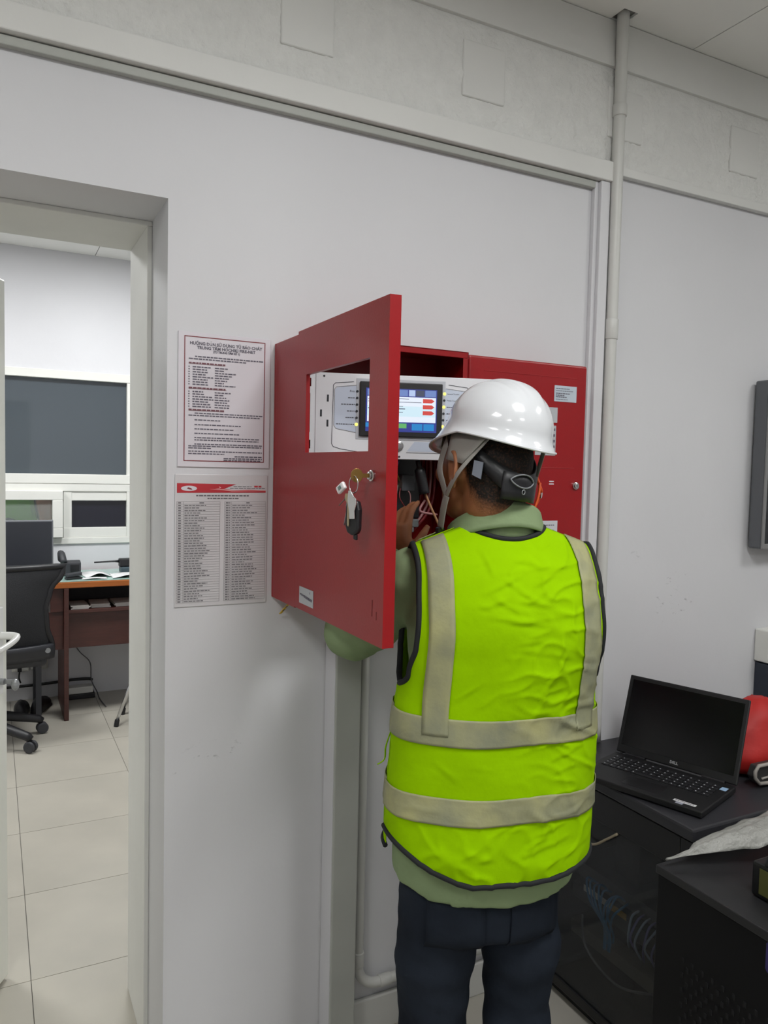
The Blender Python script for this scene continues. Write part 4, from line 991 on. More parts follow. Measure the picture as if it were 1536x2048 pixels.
MB().box(RX+0.05, RX+0.13, RY1-0.05, RY1-0.04, RZ-0.0002, RZ+0.001).box(RX+0.20, RX+0.44, RY1-0.115, RY1-0.11, RZ-0.0002, RZ+0.001).build('top_slot', mat('void_black', (6,6,8), 0.9), rack, each=True)

# lower black box in front of the rack
BX, BY0, BY1, BZ = 1.337, -1.25, -0.580, 0.648
bxo = thing('ups_cabinet', (1.62, -0.9, 0), 'large black cabinet with perforated side at the bottom right', 'cabinet')
MB().box(BX+0.006, 2.0, BY0, BY1, 0.0, BZ-0.022).build('body', mat('box_black', (12,12,14), 0.5, spec=0.25), bxo, bevel=0.003)
MB().box(BX, 2.01, BY0, BY1+0.002, BZ-0.02, BZ).build('lid', mat('lid_dark', (34,34,36), 0.45), bxo, bevel=0.003)
pf = MB()
for i in range(14):
    for j in range(22):
        y = -0.66-0.026*i-(0.013 if j % 2 else 0); z = 0.47-0.017*j - 0.10*0
        if z < 0.05: continue
        if z > 0.50-0.0: continue
        pf.box(BX+0.0045, BX+0.0062, y-0.0028, y+0.0028, z-0.0055, z+0.0055)
o = pf.build('ventilation_slots', mat('void_black', (6,6,8), 0.9), bxo); o['kind'] = 'stuff'
bg = thing_b = None
bdg = MB().prism([(-0.025,0.0),(-0.02,-0.006),(0.02,-0.006),(0.025,0.0),(0.025,0.05),(0.02,0.056),(-0.02,0.056),(-0.025,0.05)], (BX+0.0055,-0.882,0.572), -Y_, Z_, -X_, 0, 0.002)
bp = bdg.build('badge', mat('badge_violet', (52,44,96), 0.4), bxo, bevel=0.0006)
bt = text_mb('P', 0.030, (BX+0.0032,-0.882,0.600), -Y_, Z_, mb=None); bt.build('badge_letter', mat('badge_text', (190,190,205), 0.5), bp)
# battery with olive label on the lid
bt_ = thing('battery_block', (1.47, -0.80, BZ), 'black battery block with an olive label on the black cabinet', 'battery')
MB().box(1.425, 1.60, -0.93, -0.755, BZ+0.001, BZ+0.075).build('battery_case', BLACKM, bt_, bevel=0.006)
MB().prism([(1.425,0.0),(1.60,0.0),(1.60,0.02),(1.44,0.02)], (0,-0.93,BZ+0.075), X_, Z_, Y_, 0.02, 0.15).build('battery_cap', BLACK, bt_, bevel=0.004)
MB().box(1.4235, 1.4248, -0.91, -0.775, BZ+0.012, BZ+0.066).build('olive_label', mat('olive', (78,78,36), 0.6), bt_)
lm = MB(); lm.box(1.4228, 1.4234, -0.845, -0.80, BZ+0.050, BZ+0.056); lm.build('label_print', mat('olive_print', (170,170,70), 0.6), bt_)
# crumpled grey plastic sleeve lying over the lid edge
PLAS = mat('plastic_film', (150,150,145), 0.4, var=0.12, vscale=20, bump=0.5, bscale=40, bdist=0.02)
A_ = Vector((1.345, -0.60, BZ+0.008)); Bv = Vector((1.95, -0.645, BZ+0.095))
def film(u, v):
    wv = interp([(0,0.003),(0.08,0.012),(0.2,0.040),(0.4,0.068),(0.6,0.070),(0.75,0.058),(0.9,0.066),(1,0.07)], u)
    c_ = A_.lerp(Bv, u)
    off = (v-0.5)*2
    z = 0.010+0.016*math.cos(off*1.5)*min(1,u*4) + 0.006*noise.noise(Vector((u*14, v*3, 1))) + 0.005*noise.noise(Vector((u*5+v*6, v*2, 4)))
    return c_ + Vector((0.0, -0.035*min(1,u*3)-off*wv*0.62, z - off*-0.0 + (0.012*(1-v) if u > .1 else 0)))
MBf = MB().grid(film, [i/40 for i in range(41)], [i/14 for i in range(15)])
tag(MBf.build('plastic_sleeve', PLAS, smooth=True, solid=0.0015), 'crumpled grey plastic sleeve draped along the black cabinet lid', 'plastic')

# laptop
lap = thing('laptop', (1.60, -0.36, RZ), 'open black laptop with a dark screen on the network rack', 'laptop')
hL = Vector((1.622, -0.150, RZ+0.0)); hR = Vector((1.731, -0.474, RZ)); la = (hR-hL).normalized(); lb = Vector((la.y, -la.x, 0))   # lb: toward the user
W_ = (hR-hL).length; Dp = 0.222
LB = mat('laptop_black', (15,15,17), 0.5, bump=0.02, bscale=300)
MB().prism([(0,0),(W_,0),(W_,Dp),(0,Dp)], hL, la, lb, Z_, 0.003, 0.019).build('base', LB, lap, bevel=0.003)
key_me = MB(); KEYM = mat('key_black', (26,26,29), 0.5); KEYT = mat('key_legend', (170,172,178), 0.6)
kt = MB()
for r_ in range(5):
    n_ = 14
    for c_ in range(n_):
        if r_ == 4 and 4 <= c_ <= 7:
            if c_ != 4: continue
            u0, u1 = 0.02+4*0.0213, 0.02+8*0.0213-0.003
        else: u0 = 0.02+c_*0.0213; u1 = u0+0.0183
        if u1 > W_-0.012: continue
        v0 = 0.030+r_*0.0185
        o = MB().prism([(u0,v0),(u1,v0),(u1,v0+0.0155),(u0,v0+0.0155)], hL, la, lb, Z_, 0.0188, 0.0208).build('keyboard_key', KEYM, lap)
        q = hL+la*(u0+0.005)+lb*(v0+0.006)+Z_*0.02095
        kt.obox(q, la*0.0016, lb*0.002, Z_*0.00005)
kt.build('key_legend', KEYT, lap)
MB().prism([(0.12,0.140),(0.22,0.140),(0.22,0.200),(0.12,0.200)], hL, la, lb, Z_, 0.0189, 0.0194).build('touchpad', mat('touchpad', (24,24,26), 0.35), lap)
MB().prism([(0.262,0.193),(0.318,0.193),(0.318,0.204),(0.262,0.204)], hL, la, lb, Z_, 0.0190, 0.0196).build('white_sticker', mat('sticker_white', (206,206,206), 0.5), lap)
st = MB(); x = 0.266
while x < 0.312:
    w_ = random.uniform(0.003,0.006); st.prism([(x,0.1965),(x+w_,0.1965),(x+w_,0.1995),(x,0.1995)], hL, la, lb, Z_, 0.0196, 0.0198); x += w_+0.001
st.build('sticker_print', INK, lap)
MB().prism([(0.272,0.205),(0.290,0.205),(0.290,0.216),(0.272,0.216)], hL, la, lb, Z_, 0.0190, 0.0196).build('grey_sticker', mat('sticker_grey', (150,152,164), 0.5), lap)
MB().prism([(0.318,0.030),(0.334,0.030),(0.334,0.052),(0.318,0.052)], hL, la, lb, Z_, 0.0190, 0.0196).build('blue_sticker', mat('sticker_blue', (150,180,210), 0.4), lap)
tl = R(19); ld = (Z_*math.cos(tl) - lb*math.sin(tl)).normalized(); lnrm = (lb*math.cos(tl)+Z_*math.sin(tl)).normalized()
h0 = hL+Z_*0.020-lb*0.004
lid = MB().prism([(0,0),(W_,0),(W_,0.225),(0,0.225)], h0, la, ld, lnrm, -0.007, 0.0).build('lid', LB, lap, bevel=0.003)
MB().prism([(0.012,0.022),(W_-0.012,0.022),(W_-0.012,0.213),(0.012,0.213)], h0, la, ld, lnrm, 0.0002, 0.0006).build('screen', mat('laptop_screen', (5,5,7), 0.22), lid)
dl = text_mb('DELL', 0.0105, h0+la*(W_/2)+ld*0.012+lnrm*0.0009, la, ld, bold=0.0002); dl.build('logo', mat('logo_silver', (190,190,192), 0.4), lid)
MB().cyl(hL+la*0.03+Z_*0.018-lb*0.003, hL+la*0.09+Z_*0.018-lb*0.003, 0.006, n=10).cyl(hL+la*(W_-0.09)+Z_*0.018-lb*0.003, hL+la*(W_-0.03)+Z_*0.018-lb*0.003, 0.006, n=10).build('hinge', BLACK, lap, each=True)

# red bag behind the laptop
rb = thing('red_tool_bag', (1.93, -0.33, RZ), 'soft red fabric bag with a grey-trimmed pocket behind the laptop', 'bag')
rings = []
for k in range(13):
    q = k/12; z = RZ+0.010+0.19*q
    a = interp([(0,0.13),(0.2,0.145),(0.6,0.12),(0.85,0.085),(1,0.03)], q); b2 = interp([(0,0.09),(0.3,0.10),(0.8,0.07),(1,0.02)], q)
    rings.append([Vector((1.945+a*math.cos(x_)+0.006*noise.noise(Vector((math.cos(x_)*3,math.sin(x_)*3,q*6))), -0.36+b2*math.sin(x_), z+0.008*noise.noise(Vector((math.cos(x_)*2, math.sin(x_)*2, q*3+7))))) for x_ in [2*math.pi*j/28 for j in range(28)]])
MB().rings(rings).build('bag_body', mat('bag_red', (186,34,30), 0.6, var=0.2, vscale=8, bump=0.3, bscale=14), rb, smooth=True)
pk = MB().prism([(-0.10,0.008),(0.12,0.002),(0.12,0.055),(-0.105,0.058),(-0.118,0.03)], (1.915,-0.472,RZ+0.004), X_, Z_, -Y_, -0.02, 0.004)
po = pk.build('pocket', mat('pocket_dark', (44,42,42), 0.5), rb, bevel=0.004)
MB().tube([Vector((1.915+u, -0.478, RZ+0.004+z)) for u, z in ((0.12,0.056),(-0.105,0.059),(-0.117,0.045),(-0.116,0.028),(-0.098,0.010),(-0.06,0.006),(0.12,0.003))], 0.005, 8).tube([Vector((1.915+u, -0.478, RZ+0.004+z)) for u, z in ((-0.09,0.022),(0.0,0.026),(0.12,0.026))], 0.003, 6).build('pocket_trim', mat('trim_grey', (150,144,138), 0.6), po, smooth=True, each=True)

# television and small wall box at the right edge
tv = thing('television', (2.85, -0.05, 1.285), 'dark wall-mounted television with a silver bezel at the right edge', 'television')
TX0, TX1, TZ0, TZ1 = 2.330, 3.40, 1.284, 1.857
MB().box(TX0, TX1, -0.062, -0.012, TZ0, TZ1).build('housing', mat('tv_grey', (92,94,98), 0.4), tv, bevel=0.006)
bz = MB().box(TX0, TX0+0.014, -0.068, -0.062, TZ0, TZ1).box(TX1-0.014, TX1, -0.068, -0.062, TZ0, TZ1).box(TX0+0.014, TX1-0.014, -0.068, -0.062, TZ0, TZ0+0.018).box(TX0+0.014, TX1-0.014, -0.068, -0.062, TZ1-0.014, TZ1)
bz.build('bezel', mat('tv_bezel', (128,128,128), 0.35), tv, bevel=0.002)
MB().box(TX0+0.014, TX1-0.014, -0.0645, -0.062, TZ0+0.018, TZ1-0.014).build('screen', mat('tv_screen', (24,28,32), 0.12), tv)
MB().box(2.7, 3.0, -0.012, -0.001, 1.45, 1.7).build('wall_bracket', BLACK, tv)
wb = thing('wall_junction_box', (2.47, -0.04, 0.80), 'white junction box with a dark lower cover at the right wall edge', 'junction box')
MB().box(2.405, 2.56, -0.06, -0.001, 0.88, 0.995).build('box', FRAMEW, wb, bevel=0.005)
MB().box(2.412, 2.56, -0.062, -0.001, 0.745, 0.875).build('lower_cover', mat('slate', (40,46,58), 0.5), wb, bevel=0.004)

# ================================================================== THE WORKER
MO = Vector((0.882, -0.566, 0)); MAZ = R(15)
mr = Vector((math.cos(MAZ), -math.sin(MAZ), 0)); mf = Vector((math.sin(MAZ), math.cos(MAZ), 0))
def ml(x, y, z): return MO + mr*x + mf*y + Z_*z
person = thing('person', MO, 'worker in white hard hat, lime safety vest and jeans, seen from behind at the cabinet', 'person')
LEAN = [(0.0,0.0),(0.60,-0.010),(0.80,-0.008),(1.03,0.002),(1.25,0.012),(1.40,0.016)]
FWD = [(0.0,0.0),(0.7,-0.004),(1.0,0.0),(1.2,0.004),(1.32,0.016),(1.44,0.034)]
def cx(z): return interp(LEAN, z)
def cy(z): return interp(FWD, z)
def zs(x): return 1.452 - 0.37*abs(x) if abs(x) > 0.05 else 1.4335
VA = [(0.64,0.196),(0.72,0.200),(0.80,0.204),(0.90,0.206),(1.03,0.203),(1.13,0.193),(1.25,0.203),(1.33,0.202),(1.42,0.196)]
VB = [(0.64,0.128),(0.80,0.132),(0.95,0.120),(1.06,0.116),(1.17,0.126),(1.26,0.130),(1.42,0.118)]
random.seed(77)
CREASES = [(-0.078,1.303,0.011,1.344,1.0),(-0.04,1.336,0.027,1.291,1.0),(-0.083,1.279,-0.023,1.30,0.9),(-0.023,1.296,0.075,1.281,1.0),(0.02,1.317,0.068,1.341,0.9),(-0.07,1.267,0.065,1.247,1.0),(0.0,1.285,0.05,1.31,0.7),(-0.05,1.252,0.11,1.268,0.6),(-0.06,1.30,0.0,1.27,0.7),(0.04,1.20,0.11,1.185,0.5),(-0.02,1.215,0.05,1.225,0.5),(0.03,1.12,0.11,1.135,0.6),(0.05,1.10,0.13,1.115,0.5),(-0.03,1.37,0.06,1.352,0.8),(-0.07,1.385,-0.05,1.33,0.9),(0.06,0.99,0.15,1.02,0.6),(0.07,0.97,0.14,0.985,0.5),(0.02,0.85,0.12,0.88,0.7),(0.0,0.82,0.13,0.852,0.7),(0.05,0.81,0.14,0.83,0.5),(-0.15,1.0,-0.10,0.96,0.5),(-0.10,0.84,-0.02,0.82,0.4)]
for _ in range(26):
    x0, z0, a_, l_ = random.uniform(-0.15,0.15), random.uniform(0.80,1.38), random.choice((-1,1))*random.uniform(0.1,0.7), random.uniform(0.03,0.09)
    CREASES.append((x0, z0, x0+l_*math.cos(a_), z0+l_*math.sin(a_), random.uniform(0.2,0.5)))
def creases(x, z):
    r_ = 0.0
    for (xa, za, xb, zb, am) in CREASES:
        dx, dz = xb-xa, zb-za; L2 = dx*dx+dz*dz; L_ = math.sqrt(L2)
        t_ = ((x-xa)*dx+(z-za)*dz)/L2
        if t_ < -0.15 or t_ > 1.15: continue
        d = (-(x-xa)*dz+(z-za)*dx)/L_
        if abs(d) > 0.022: continue
        tp = max(0.0, 1-(2*t_-1)**2) if 0 <= t_ <= 1 else 0.0
        q = d/0.0048
        r_ += am*tp*0.0027*(math.exp(-q*q) - 0.5*math.exp(-(q+1.6)**2))
    return r_
def wrinkle(x, z, s):
    p = Vector((x*9, s, z*9))
    a = noise.noise(Vector((x*6+z*9, s*2, z*3)))*0.0035
    rg = 1-abs(noise.noise(Vector((x*13+z*7, s+5, z*15-x*6))))*2.4
    rg2 = 1-abs(noise.noise(Vector((x*11-z*9, s+9, z*17+x*9))))*2.4
    mk = max(0.0, min(1.0, 0.55+1.6*noise.noise(Vector((x*4+3, s, z*4.5)))))
    k = 0.0048*mk
    big = noise.noise(Vector((x*10+2.0, s+3, z*3.2)))*0.0065*max(0, min(1, (z-1.12)/0.15)) + noise.noise(Vector((x*5, s+7, z*6-x*5)))*0.005
    if s < 0: big += creases(x, z)
    return a + big + k*max(0, rg)**4 + k*max(0, rg2)**4 + noise.noise(p)*0.003
def torso(phi, z, side, grow=0.0, wr=1.0):
    """side -1 back, +1 front; phi -90..90 deg across"""
    A = interp(VA, z)+grow; Bh = interp(VB, z)+grow
    sn, cs = math.sin(phi), max(0.0, math.cos(phi))
    x = A*math.copysign(abs(sn)**0.92, sn)
    y = Bh*cs**0.78
    zr = 1.17; top = zs(x)+grow*0.8
    if z > zr:
        k_ = min(1.0, (z-zr)/max(1e-4, top-zr)); y *= math.sqrt(max(0.0, 1-k_**2.6))
    w_ = wrinkle(x, z, 3.0*side)*wr*min(1, y/0.05)
    return ml(cx(z)+x, cy(z)+side*(y+w_), z)
ZA = 1.118
def phi_edge(z):
    if z <= ZA: return math.pi/2
    t_ = (z-ZA)/(1.39-ZA); A = interp(VA, z)
    xe = interp([(0,A),(0.10,min(A, 0.197)*0.965),(0.3,0.182),(0.6,0.179),(0.85,0.178),(1,0.180)], t_)
    sn = min(1.0, xe/A); return math.asin(min(1.0, sn**(1/0.92)))
def hem(phi, side):
    s_ = math.sin(phi)
    if side < 0: return 0.775 + 0.052*max(0, abs(s_)-0.25)**1.5/0.65*(1.25 if s_ < 0 else 0.35)
    return 0.80
def ztop(x, side):
    ax = abs(x)
    if ax >= 0.082: return zs(x)
    if side < 0: return zs(0.082)-0.022*(1-(ax/0.082)**2)
    return zs(0.082)-0.19*(1-ax/0.082)
def patch(side, u0, u1, z0f, z1f, nu, nv, grow, wr=1.0):
    """surface patch between two z functions of (phi,x); u in -1..1 across to the armhole edges"""
    g = []
    for j in range(nv+1):
        row = []
        for i in range(nu+1):
            u = u0+(u1-u0)*i/nu; z = 1.1
            for _ in range(7):
                ph = u*phi_edge(z); x = interp(VA, z)*math.copysign(abs(math.sin(ph))**0.92, math.sin(ph))
                a, b_ = z0f(ph, x), z1f(ph, x); z = a+(b_-a)*j/nv
            row.append(torso(u*phi_edge(z), z, side, grow, wr))
        g.append(row)
    return g
VG = 0.0
back = patch(-1, -1, 1, lambda p, x: hem(p, -1), lambda p, x: ztop(x, -1), 130, 170, 0.004)
front = patch(1, -1, 1, lambda p, x: hem(p, 1), lambda p, x: ztop(x, 1), 40, 60, VG)
vm = MB(); vm.rings(back, False, False, False); vm.rings(front, False, False, False)
vest = vm.build('safety_vest', HIVIS, person, smooth=True, solid=0.002, offs=-1)
vest['label'] = 'lime yellow high-visibility vest with grey reflective tape and black binding'
# bindings
def edge_tube(name, pts, r=0.0052, closed=False):
    o_ = MB().tube(pts, r, 8, closed=closed).build(name, PIPING, vest, smooth=True); return o_
edge_tube('hem_binding', back[0]); edge_tube('hem_binding', front[0])
def arm_edge(g, i): return [row[i] for row in g if (row[i].z > ZA-0.001)]
for i in (0, -1):
    edge_tube('armhole_binding', arm_edge(back, i) + arm_edge(front, i)[::-1], 0.0058)
neckb = [p for p in back[-1] if abs((p-ml(cx(1.4),0,0)).dot(mr)) < 0.084]
neckf = [p for p in front[-1] if abs((p-ml(cx(1.4),0,0)).dot(mr)) < 0.084]
edge_tube('neck_binding', neckb, 0.0055); edge_tube('neck_binding', neckf)
# reflective tape
def tape(name, g):
    MB().rings(g, False, False, False).build(name, TAPE, vest, smooth=True, solid=0.0012, offs=1)
for z0, z1 in ((1.026, 1.076), (0.884, 0.932)):
    for sd_ in (-1, 1):
        tape('reflective_band', patch(sd_, -1, 1, lambda p, x: z0+0.0015*math.sin(x*31), lambda p, x: z1+0.0015*math.sin(x*31), 110, 12, 0.0022+(0.004 if sd_ < 0 else 0)))
def strip(side, xa, xb, zb):
    g = []
    for j in range(61):
        row = []
        for i in range(7):
            x = xa+(xb-xa)*i/6; t_ = j/60; z = zb+(zs(x)-0.0005-zb)*t_
            A = interp(VA, z); sn = min(1, abs(x)/A)**(1/0.92); ph = math.copysign(math.asin(min(1, sn)), x)
            row.append(torso(ph, z, side, 0.0034+(0.004 if side < 0 else 0)))
        g.append(row)
    return g
for sd_ in (-1, 1):
    for xa, xb in ((-0.163, -0.121), (0.121, 0.163)):
        tape('reflective_strap', strip(sd_, xa, xb, 1.045))
# side tie
MB().tube(smooth_path([ml(-0.203,0.01,1.02), ml(-0.212,0.012,0.99), ml(-0.214,0.012,0.965), ml(-0.228,0.012,0.955)],5), 0.004, 8, flat=0.3).build('side_tie', HIVIS, vest, smooth=True)

# arms: shoulder, elbow, wrist (world)
def arm_pts(sh, el, wr_): return [Vector(sh), Vector(el), Vector(wr_)]
ARM_L = arm_pts(ml(-0.152, 0.040, 1.322), (0.712, -0.265, 1.178), (0.826, -0.250, 1.318))
ARM_R = arm_pts(ml(0.152, 0.040, 1.322), (1.075, -0.335, 1.165), (0.955, -0.215, 1.285))
# shirt: torso + sleeves fused
sm = MB(); rg = []
for j in range(40):
    z = 0.66+(1.43-0.66)*j/39
    ring = []
    for i in range(48):
        a = 2*math.pi*i/48; sn, cs = math.sin(a), math.cos(a)
        A = interp(VA, z)-0.016; Bh = interp(VB, z)-0.016
        x = A*sn; y = Bh*math.copysign(abs(cs)**0.85, cs)
        if z > 1.24:
            k_ = min(0.999, (z-1.24)/max(1e-4, zs(0.06)-0.0-1.24)); x = x*(1-0.42*k_**2); y *= math.sqrt(1-k_**2.6)
            x *= 1 - 0.45*max(0, k_-0.8)/0.2
        q = 1.0
        zz = z
        hz_ = 0.716 + 0.026*abs(sn)**3
        zz = max(z, hz_+0.0015*j)
        ring.append(ml(cx(z)+x, cy(z)+y, zz))
    rg.append(ring)
sm.rings(rg)
def limb(mb, P, rad, n=18, wr=0.0):
    path = smooth_path(P, 10); m = len(path); rr = []
    for i in range(m):
        t_ = i/(m-1); rr.append(interp(rad, t_)*(1+wr*noise.noise(Vector((t_*9, P[0].x*7, 2)))))
    mb.tube(path, rr, n)
for P in (ARM_L, ARM_R):
    P0 = P[0]; inn = ml(0.0, 0.035, 1.29)
    mid = P0.lerp(P[1], 0.55)-Z_*0.024
    limb(sm, [P0.lerp(inn, 0.45), P0, mid, P[1], P[2]], [(0,0.036),(0.12,0.046),(0.25,0.056),(0.5,0.066),(0.68,0.066),(0.75,0.062),(0.85,0.052),(0.96,0.046),(1,0.046)], 20, 0.10)
shirt = sm.build('work_shirt', SHIRT, person)
remesh(shirt, 0.007, 5)
shirt['label'] = 'sage green long-sleeved work shirt'
# push hem/sleeve folds into the fused cloth
def ruffle(ob, fn):
    me = ob.data; nrm = [v.normal.copy() for v in me.vertices]; cos = [v.co.copy() for v in me.vertices]
    flat = []
    for c_, n_ in zip(cos, nrm): flat += list(c_ + n_*fn(c_+MO))
    me.vertices.foreach_set('co', flat); me.update()
ruffle(shirt, lambda p: noise.noise(Vector((p.x*16, p.y*16, p.z*10)))*0.004 + 0.003*noise.noise(Vector((p.x*34+p.z*20, p.y*34, p.z*30))))
# cuffs, shoulder seam of the left sleeve
for P in (ARM_L, ARM_R):
    d = (P[2]-P[1]).normalized()
    MB().tube([P[2]-d*0.045, P[2]+d*0.012], [0.050,0.049], 20, caps=True).build('cuff', SHIRT, shirt, smooth=True, bevel=0.004)
sl = smooth_path(ARM_L, 10)
# collar
def collar_pt(a, t_, layer):
    """a: angle, 0 = back of neck; t 0 bottom .. 1 top"""
    bk = 0.5+0.5*math.cos(a)
    ztp = 1.376+0.094*bk**0.9; hgt = 0.036+0.012*bk
    r0 = 0.064+0.032*(1-bk)
    if layer == 0: rx = r0+0.008*(1-t_); z = ztp-(hgt+0.02)*(1-t_)
    else: rx = r0+0.005+0.012*(1-t_)**1.2; z = ztp+0.002-hgt*(1-t_)
    c_ = ml(0.014, 0.038, 0)
    return c_ + mr*(-math.sin(a)*rx*1.04) + mf*(-math.cos(a)*rx*1.06+0.014*(1-bk)) + Z_*z
cm = MB()
angs = [R(-165+330*i/48) for i in range(49)]
cm.grid(lambda a, t_: collar_pt(a, t_, 0), angs, [i/5 for i in range(6)])
cm.build('collar_stand', SHIRT, shirt, smooth=True, solid=0.003)
MB().grid(lambda a, t_: collar_pt(a, t_, 1), angs, [i/6 for i in range(7)]).build('collar', SHIRT, shirt, smooth=True, solid=0.004)

# jeans
JB = [(0.612,0.07),(0.65,0.102),(0.69,0.104),(0.72,0.096),(0.86,0.085)]
jm = MB(); rg = []
for j in range(14):
    z = 0.628+(0.86-0.628)*j/13
    a_ = interp([(0.612,0.125),(0.65,0.160),(0.72,0.164),(0.86,0.15)], z); b_ = interp(JB, z)
    rg.append([ml(cx(z)-0.006+a_*math.sin(q), -0.004+b_*math.cos(q), z) for q in [2*math.pi*i/32 for i in range(32)]])
jm.rings(rg)
for s_ in (-1, 1):
    P = [ml(cx(0.7)-0.006+s_*0.082, 0.0, 0.72), ml(-0.014+s_*0.090, 0.0, 0.58), ml(-0.014+s_*0.090, 0.012, 0.44), ml(-0.016+s_*0.088, 0.0, 0.22), ml(-0.016+s_*0.090, -0.006, 0.075)]
    limb(jm, P, [(0,0.083),(0.2,0.078),(0.45,0.071),(0.7,0.068),(1,0.068)], 24, 0.08)
jeans = jm.build('jeans', JEANS, person); remesh(jeans, 0.008, 6)
ruffle(jeans, lambda p: noise.noise(Vector((p.x*9, p.y*9, p.z*17)))*0.005 + noise.noise(Vector((p.x*20+p.z*12, p.y*20, p.z*26)))*0.004)
jeans['label'] = 'dark navy denim jeans'
def pocket(s_):
    g = []
    for j in range(7):
        row = []
        for i in range(7):
            u = i/6-0.5; v = j/6
            z = 0.628+0.105*v - (0.014*(1-abs(u)*2) if j == 0 else 0)
            x = s_*0.078+u*0.105; bb_ = interp(JB, z)
            y = -bb_*math.sqrt(max(0.02, 1-(x/0.178)**2))-0.0065
            row.append(ml(cx(z)-0.006+x, y, z))
        g.append(row)
    MB().rings(g, False, False, False).build('back_pocket', JEANS, jeans, smooth=True, solid=0.0015)
pocket(-1); pocket(1)
for s_ in (-1, 1):
    rings = []; o_ = ml(-0.016+s_*0.092, 0.0, 0)
    for k in range(13):
        q = k/12; l = -0.10+0.27*q
        hw = interp([(0,0.022),(0.12,0.038),(0.4,0.040),(0.7,0.050),(0.9,0.040),(1,0.010)], q); h = interp([(0,0.08),(0.2,0.095),(0.4,0.09),(0.6,0.065),(0.85,0.05),(1,0.025)], q)
        rings.append([o_+mf*l+mr*hw*math.cos(a)+Z_*(0.002+max(0, h*math.sin(a))) for a in [math.pi*i/8 for i in range(9)]])
    MB().rings(rings, True, True, False).build('work_shoe', BLACK, person, smooth=True)

# head frame
HAZ = R(-8); HP = R(3); HR = R(7)
hf = Vector((math.sin(HAZ), math.cos(HAZ), 0)); hr = Vector((math.cos(HAZ), -math.sin(HAZ), 0))
Mh = Matrix((hr, hf, Z_)).transposed() @ Matrix.Rotation(HP, 3, 'X') @ Matrix.Rotation(HR, 3, 'Y')
HC = Vector((0.884, -0.520, 1.548))
def hl_(x, y, z): return HC + Mh @ Vector((x, y, z))
bm_ = MB()
bm_.ell(HC, (0.076,0.096,0.100), Mh, 28, 20)
bm_.ell(hl_(0,-0.012,-0.02), (0.072,0.084,0.078), Mh, 28, 16)
bm_.ell(hl_(0,0.030,-0.070), (0.058,0.066,0.062), Mh, 24, 16)          # jaw
bm_.ell(hl_(0,0.070,-0.105), (0.026,0.024,0.020), Mh, 14, 10)          # chin
bm_.ell(hl_(0,0.082,0.018), (0.055,0.018,0.014), Mh, 16, 10)           # brow
bm_.tube([hl_(0,0.092,0.005), hl_(0,0.106,-0.028), hl_(0,0.112,-0.042), hl_(0,0.096,-0.052)], [0.009,0.012,0.015,0.012], 10)
for s_ in (-1, 1):
    bm_.ell(hl_(s_*0.014,0.098,-0.046), (0.009,0.010,0.008), Mh, 10, 8)
    bm_.ell(hl_(s_*0.046,0.062,-0.035), (0.026,0.026,0.024), Mh, 12, 8)    # cheek
    bm_.ell(hl_(s_*0.032,0.083,-0.004), (0.014,0.010,0.009), Mh, 12, 8)    # eyelids
    # ear: helix ring, lobe, concha
    ec = hl_(s_*0.083, -0.004, -0.026); Me = Mh @ Matrix.Rotation(R(-14), 3, 'X') @ Matrix.Rotation(s_*R(22), 3, 'Z')
    helix = [ec + Me @ Vector((s_*0.006, 0.017*math.cos(q)-0.002, 0.030*math.sin(q)+0.004)) for q in [R(20*i) for i in range(18)]]
    bm_.tube(helix, 0.0052, 8, closed=True)
    bm_.ell(ec + Me @ Vector((0,-0.001,0.002)), (0.005,0.016,0.027), Me, 12, 8)
    bm_.ell(ec + Me @ Vector((s_*0.002,0.006,-0.030)), (0.006,0.010,0.011), Me, 10, 8)
    bm_.ell(hl_(s_*0.075, 0.004, -0.028), (0.012,0.016,0.02), Mh, 10, 8)
bm_.ell(hl_(0,0.090,-0.074), (0.024,0.012,0.0065), Mh, 14, 8); bm_.ell(hl_(0,0.088,-0.085), (0.021,0.012,0.007), Mh, 14, 8)
# neck, trunk, limbs
nb = ml(0.018, 0.026, 1.35)
bm_.tube(smooth_path([nb, ml(0.016,0.036,1.42), hl_(0,-0.030,-0.085), hl_(0,-0.032,-0.02)], 5), [0.068]*3+[0.060]*4+[0.058]*9, 22)
rg = []
for j in range(16):
    z = 0.62+(1.40-0.62)*j/15
    A = interp([(0.62,0.09),(0.75,0.135),(1.0,0.13),(1.2,0.14),(1.28,0.125),(1.34,0.10),(1.40,0.06)], z); Bh = interp([(0.62,0.055),(0.75,0.08),(1.0,0.085),(1.2,0.095),(1.34,0.075),(1.40,0.05)], z)
    rg.append([ml(cx(z)+A*math.sin(q), cy(z)+Bh*math.cos(q), z) for q in [2*math.pi*i/28 for i in range(28)]])
bm_.rings(rg)
for P in (ARM_L, ARM_R):
    limb(bm_, P, [(0,0.038),(0.2,0.042),(0.5,0.036),(0.7,0.034),(1,0.026)], 14)
for s_ in (-1, 1):
    P = [ml(-0.016+s_*0.08,0,0.72), ml(-0.016+s_*0.087,0,0.46), ml(-0.016+s_*0.09,-0.01,0.25), ml(-0.016+s_*0.091,-0.01,0.07)]
    limb(bm_, P, [(0,0.058),(0.35,0.050),(0.6,0.045),(1,0.034)], 16)
    bm_.tube([ml(-0.016+s_*0.091,-0.06,0.035), ml(-0.016+s_*0.093,0.06,0.035), ml(-0.016+s_*0.094,0.13,0.022)], [0.032,0.036,0.02], 12)
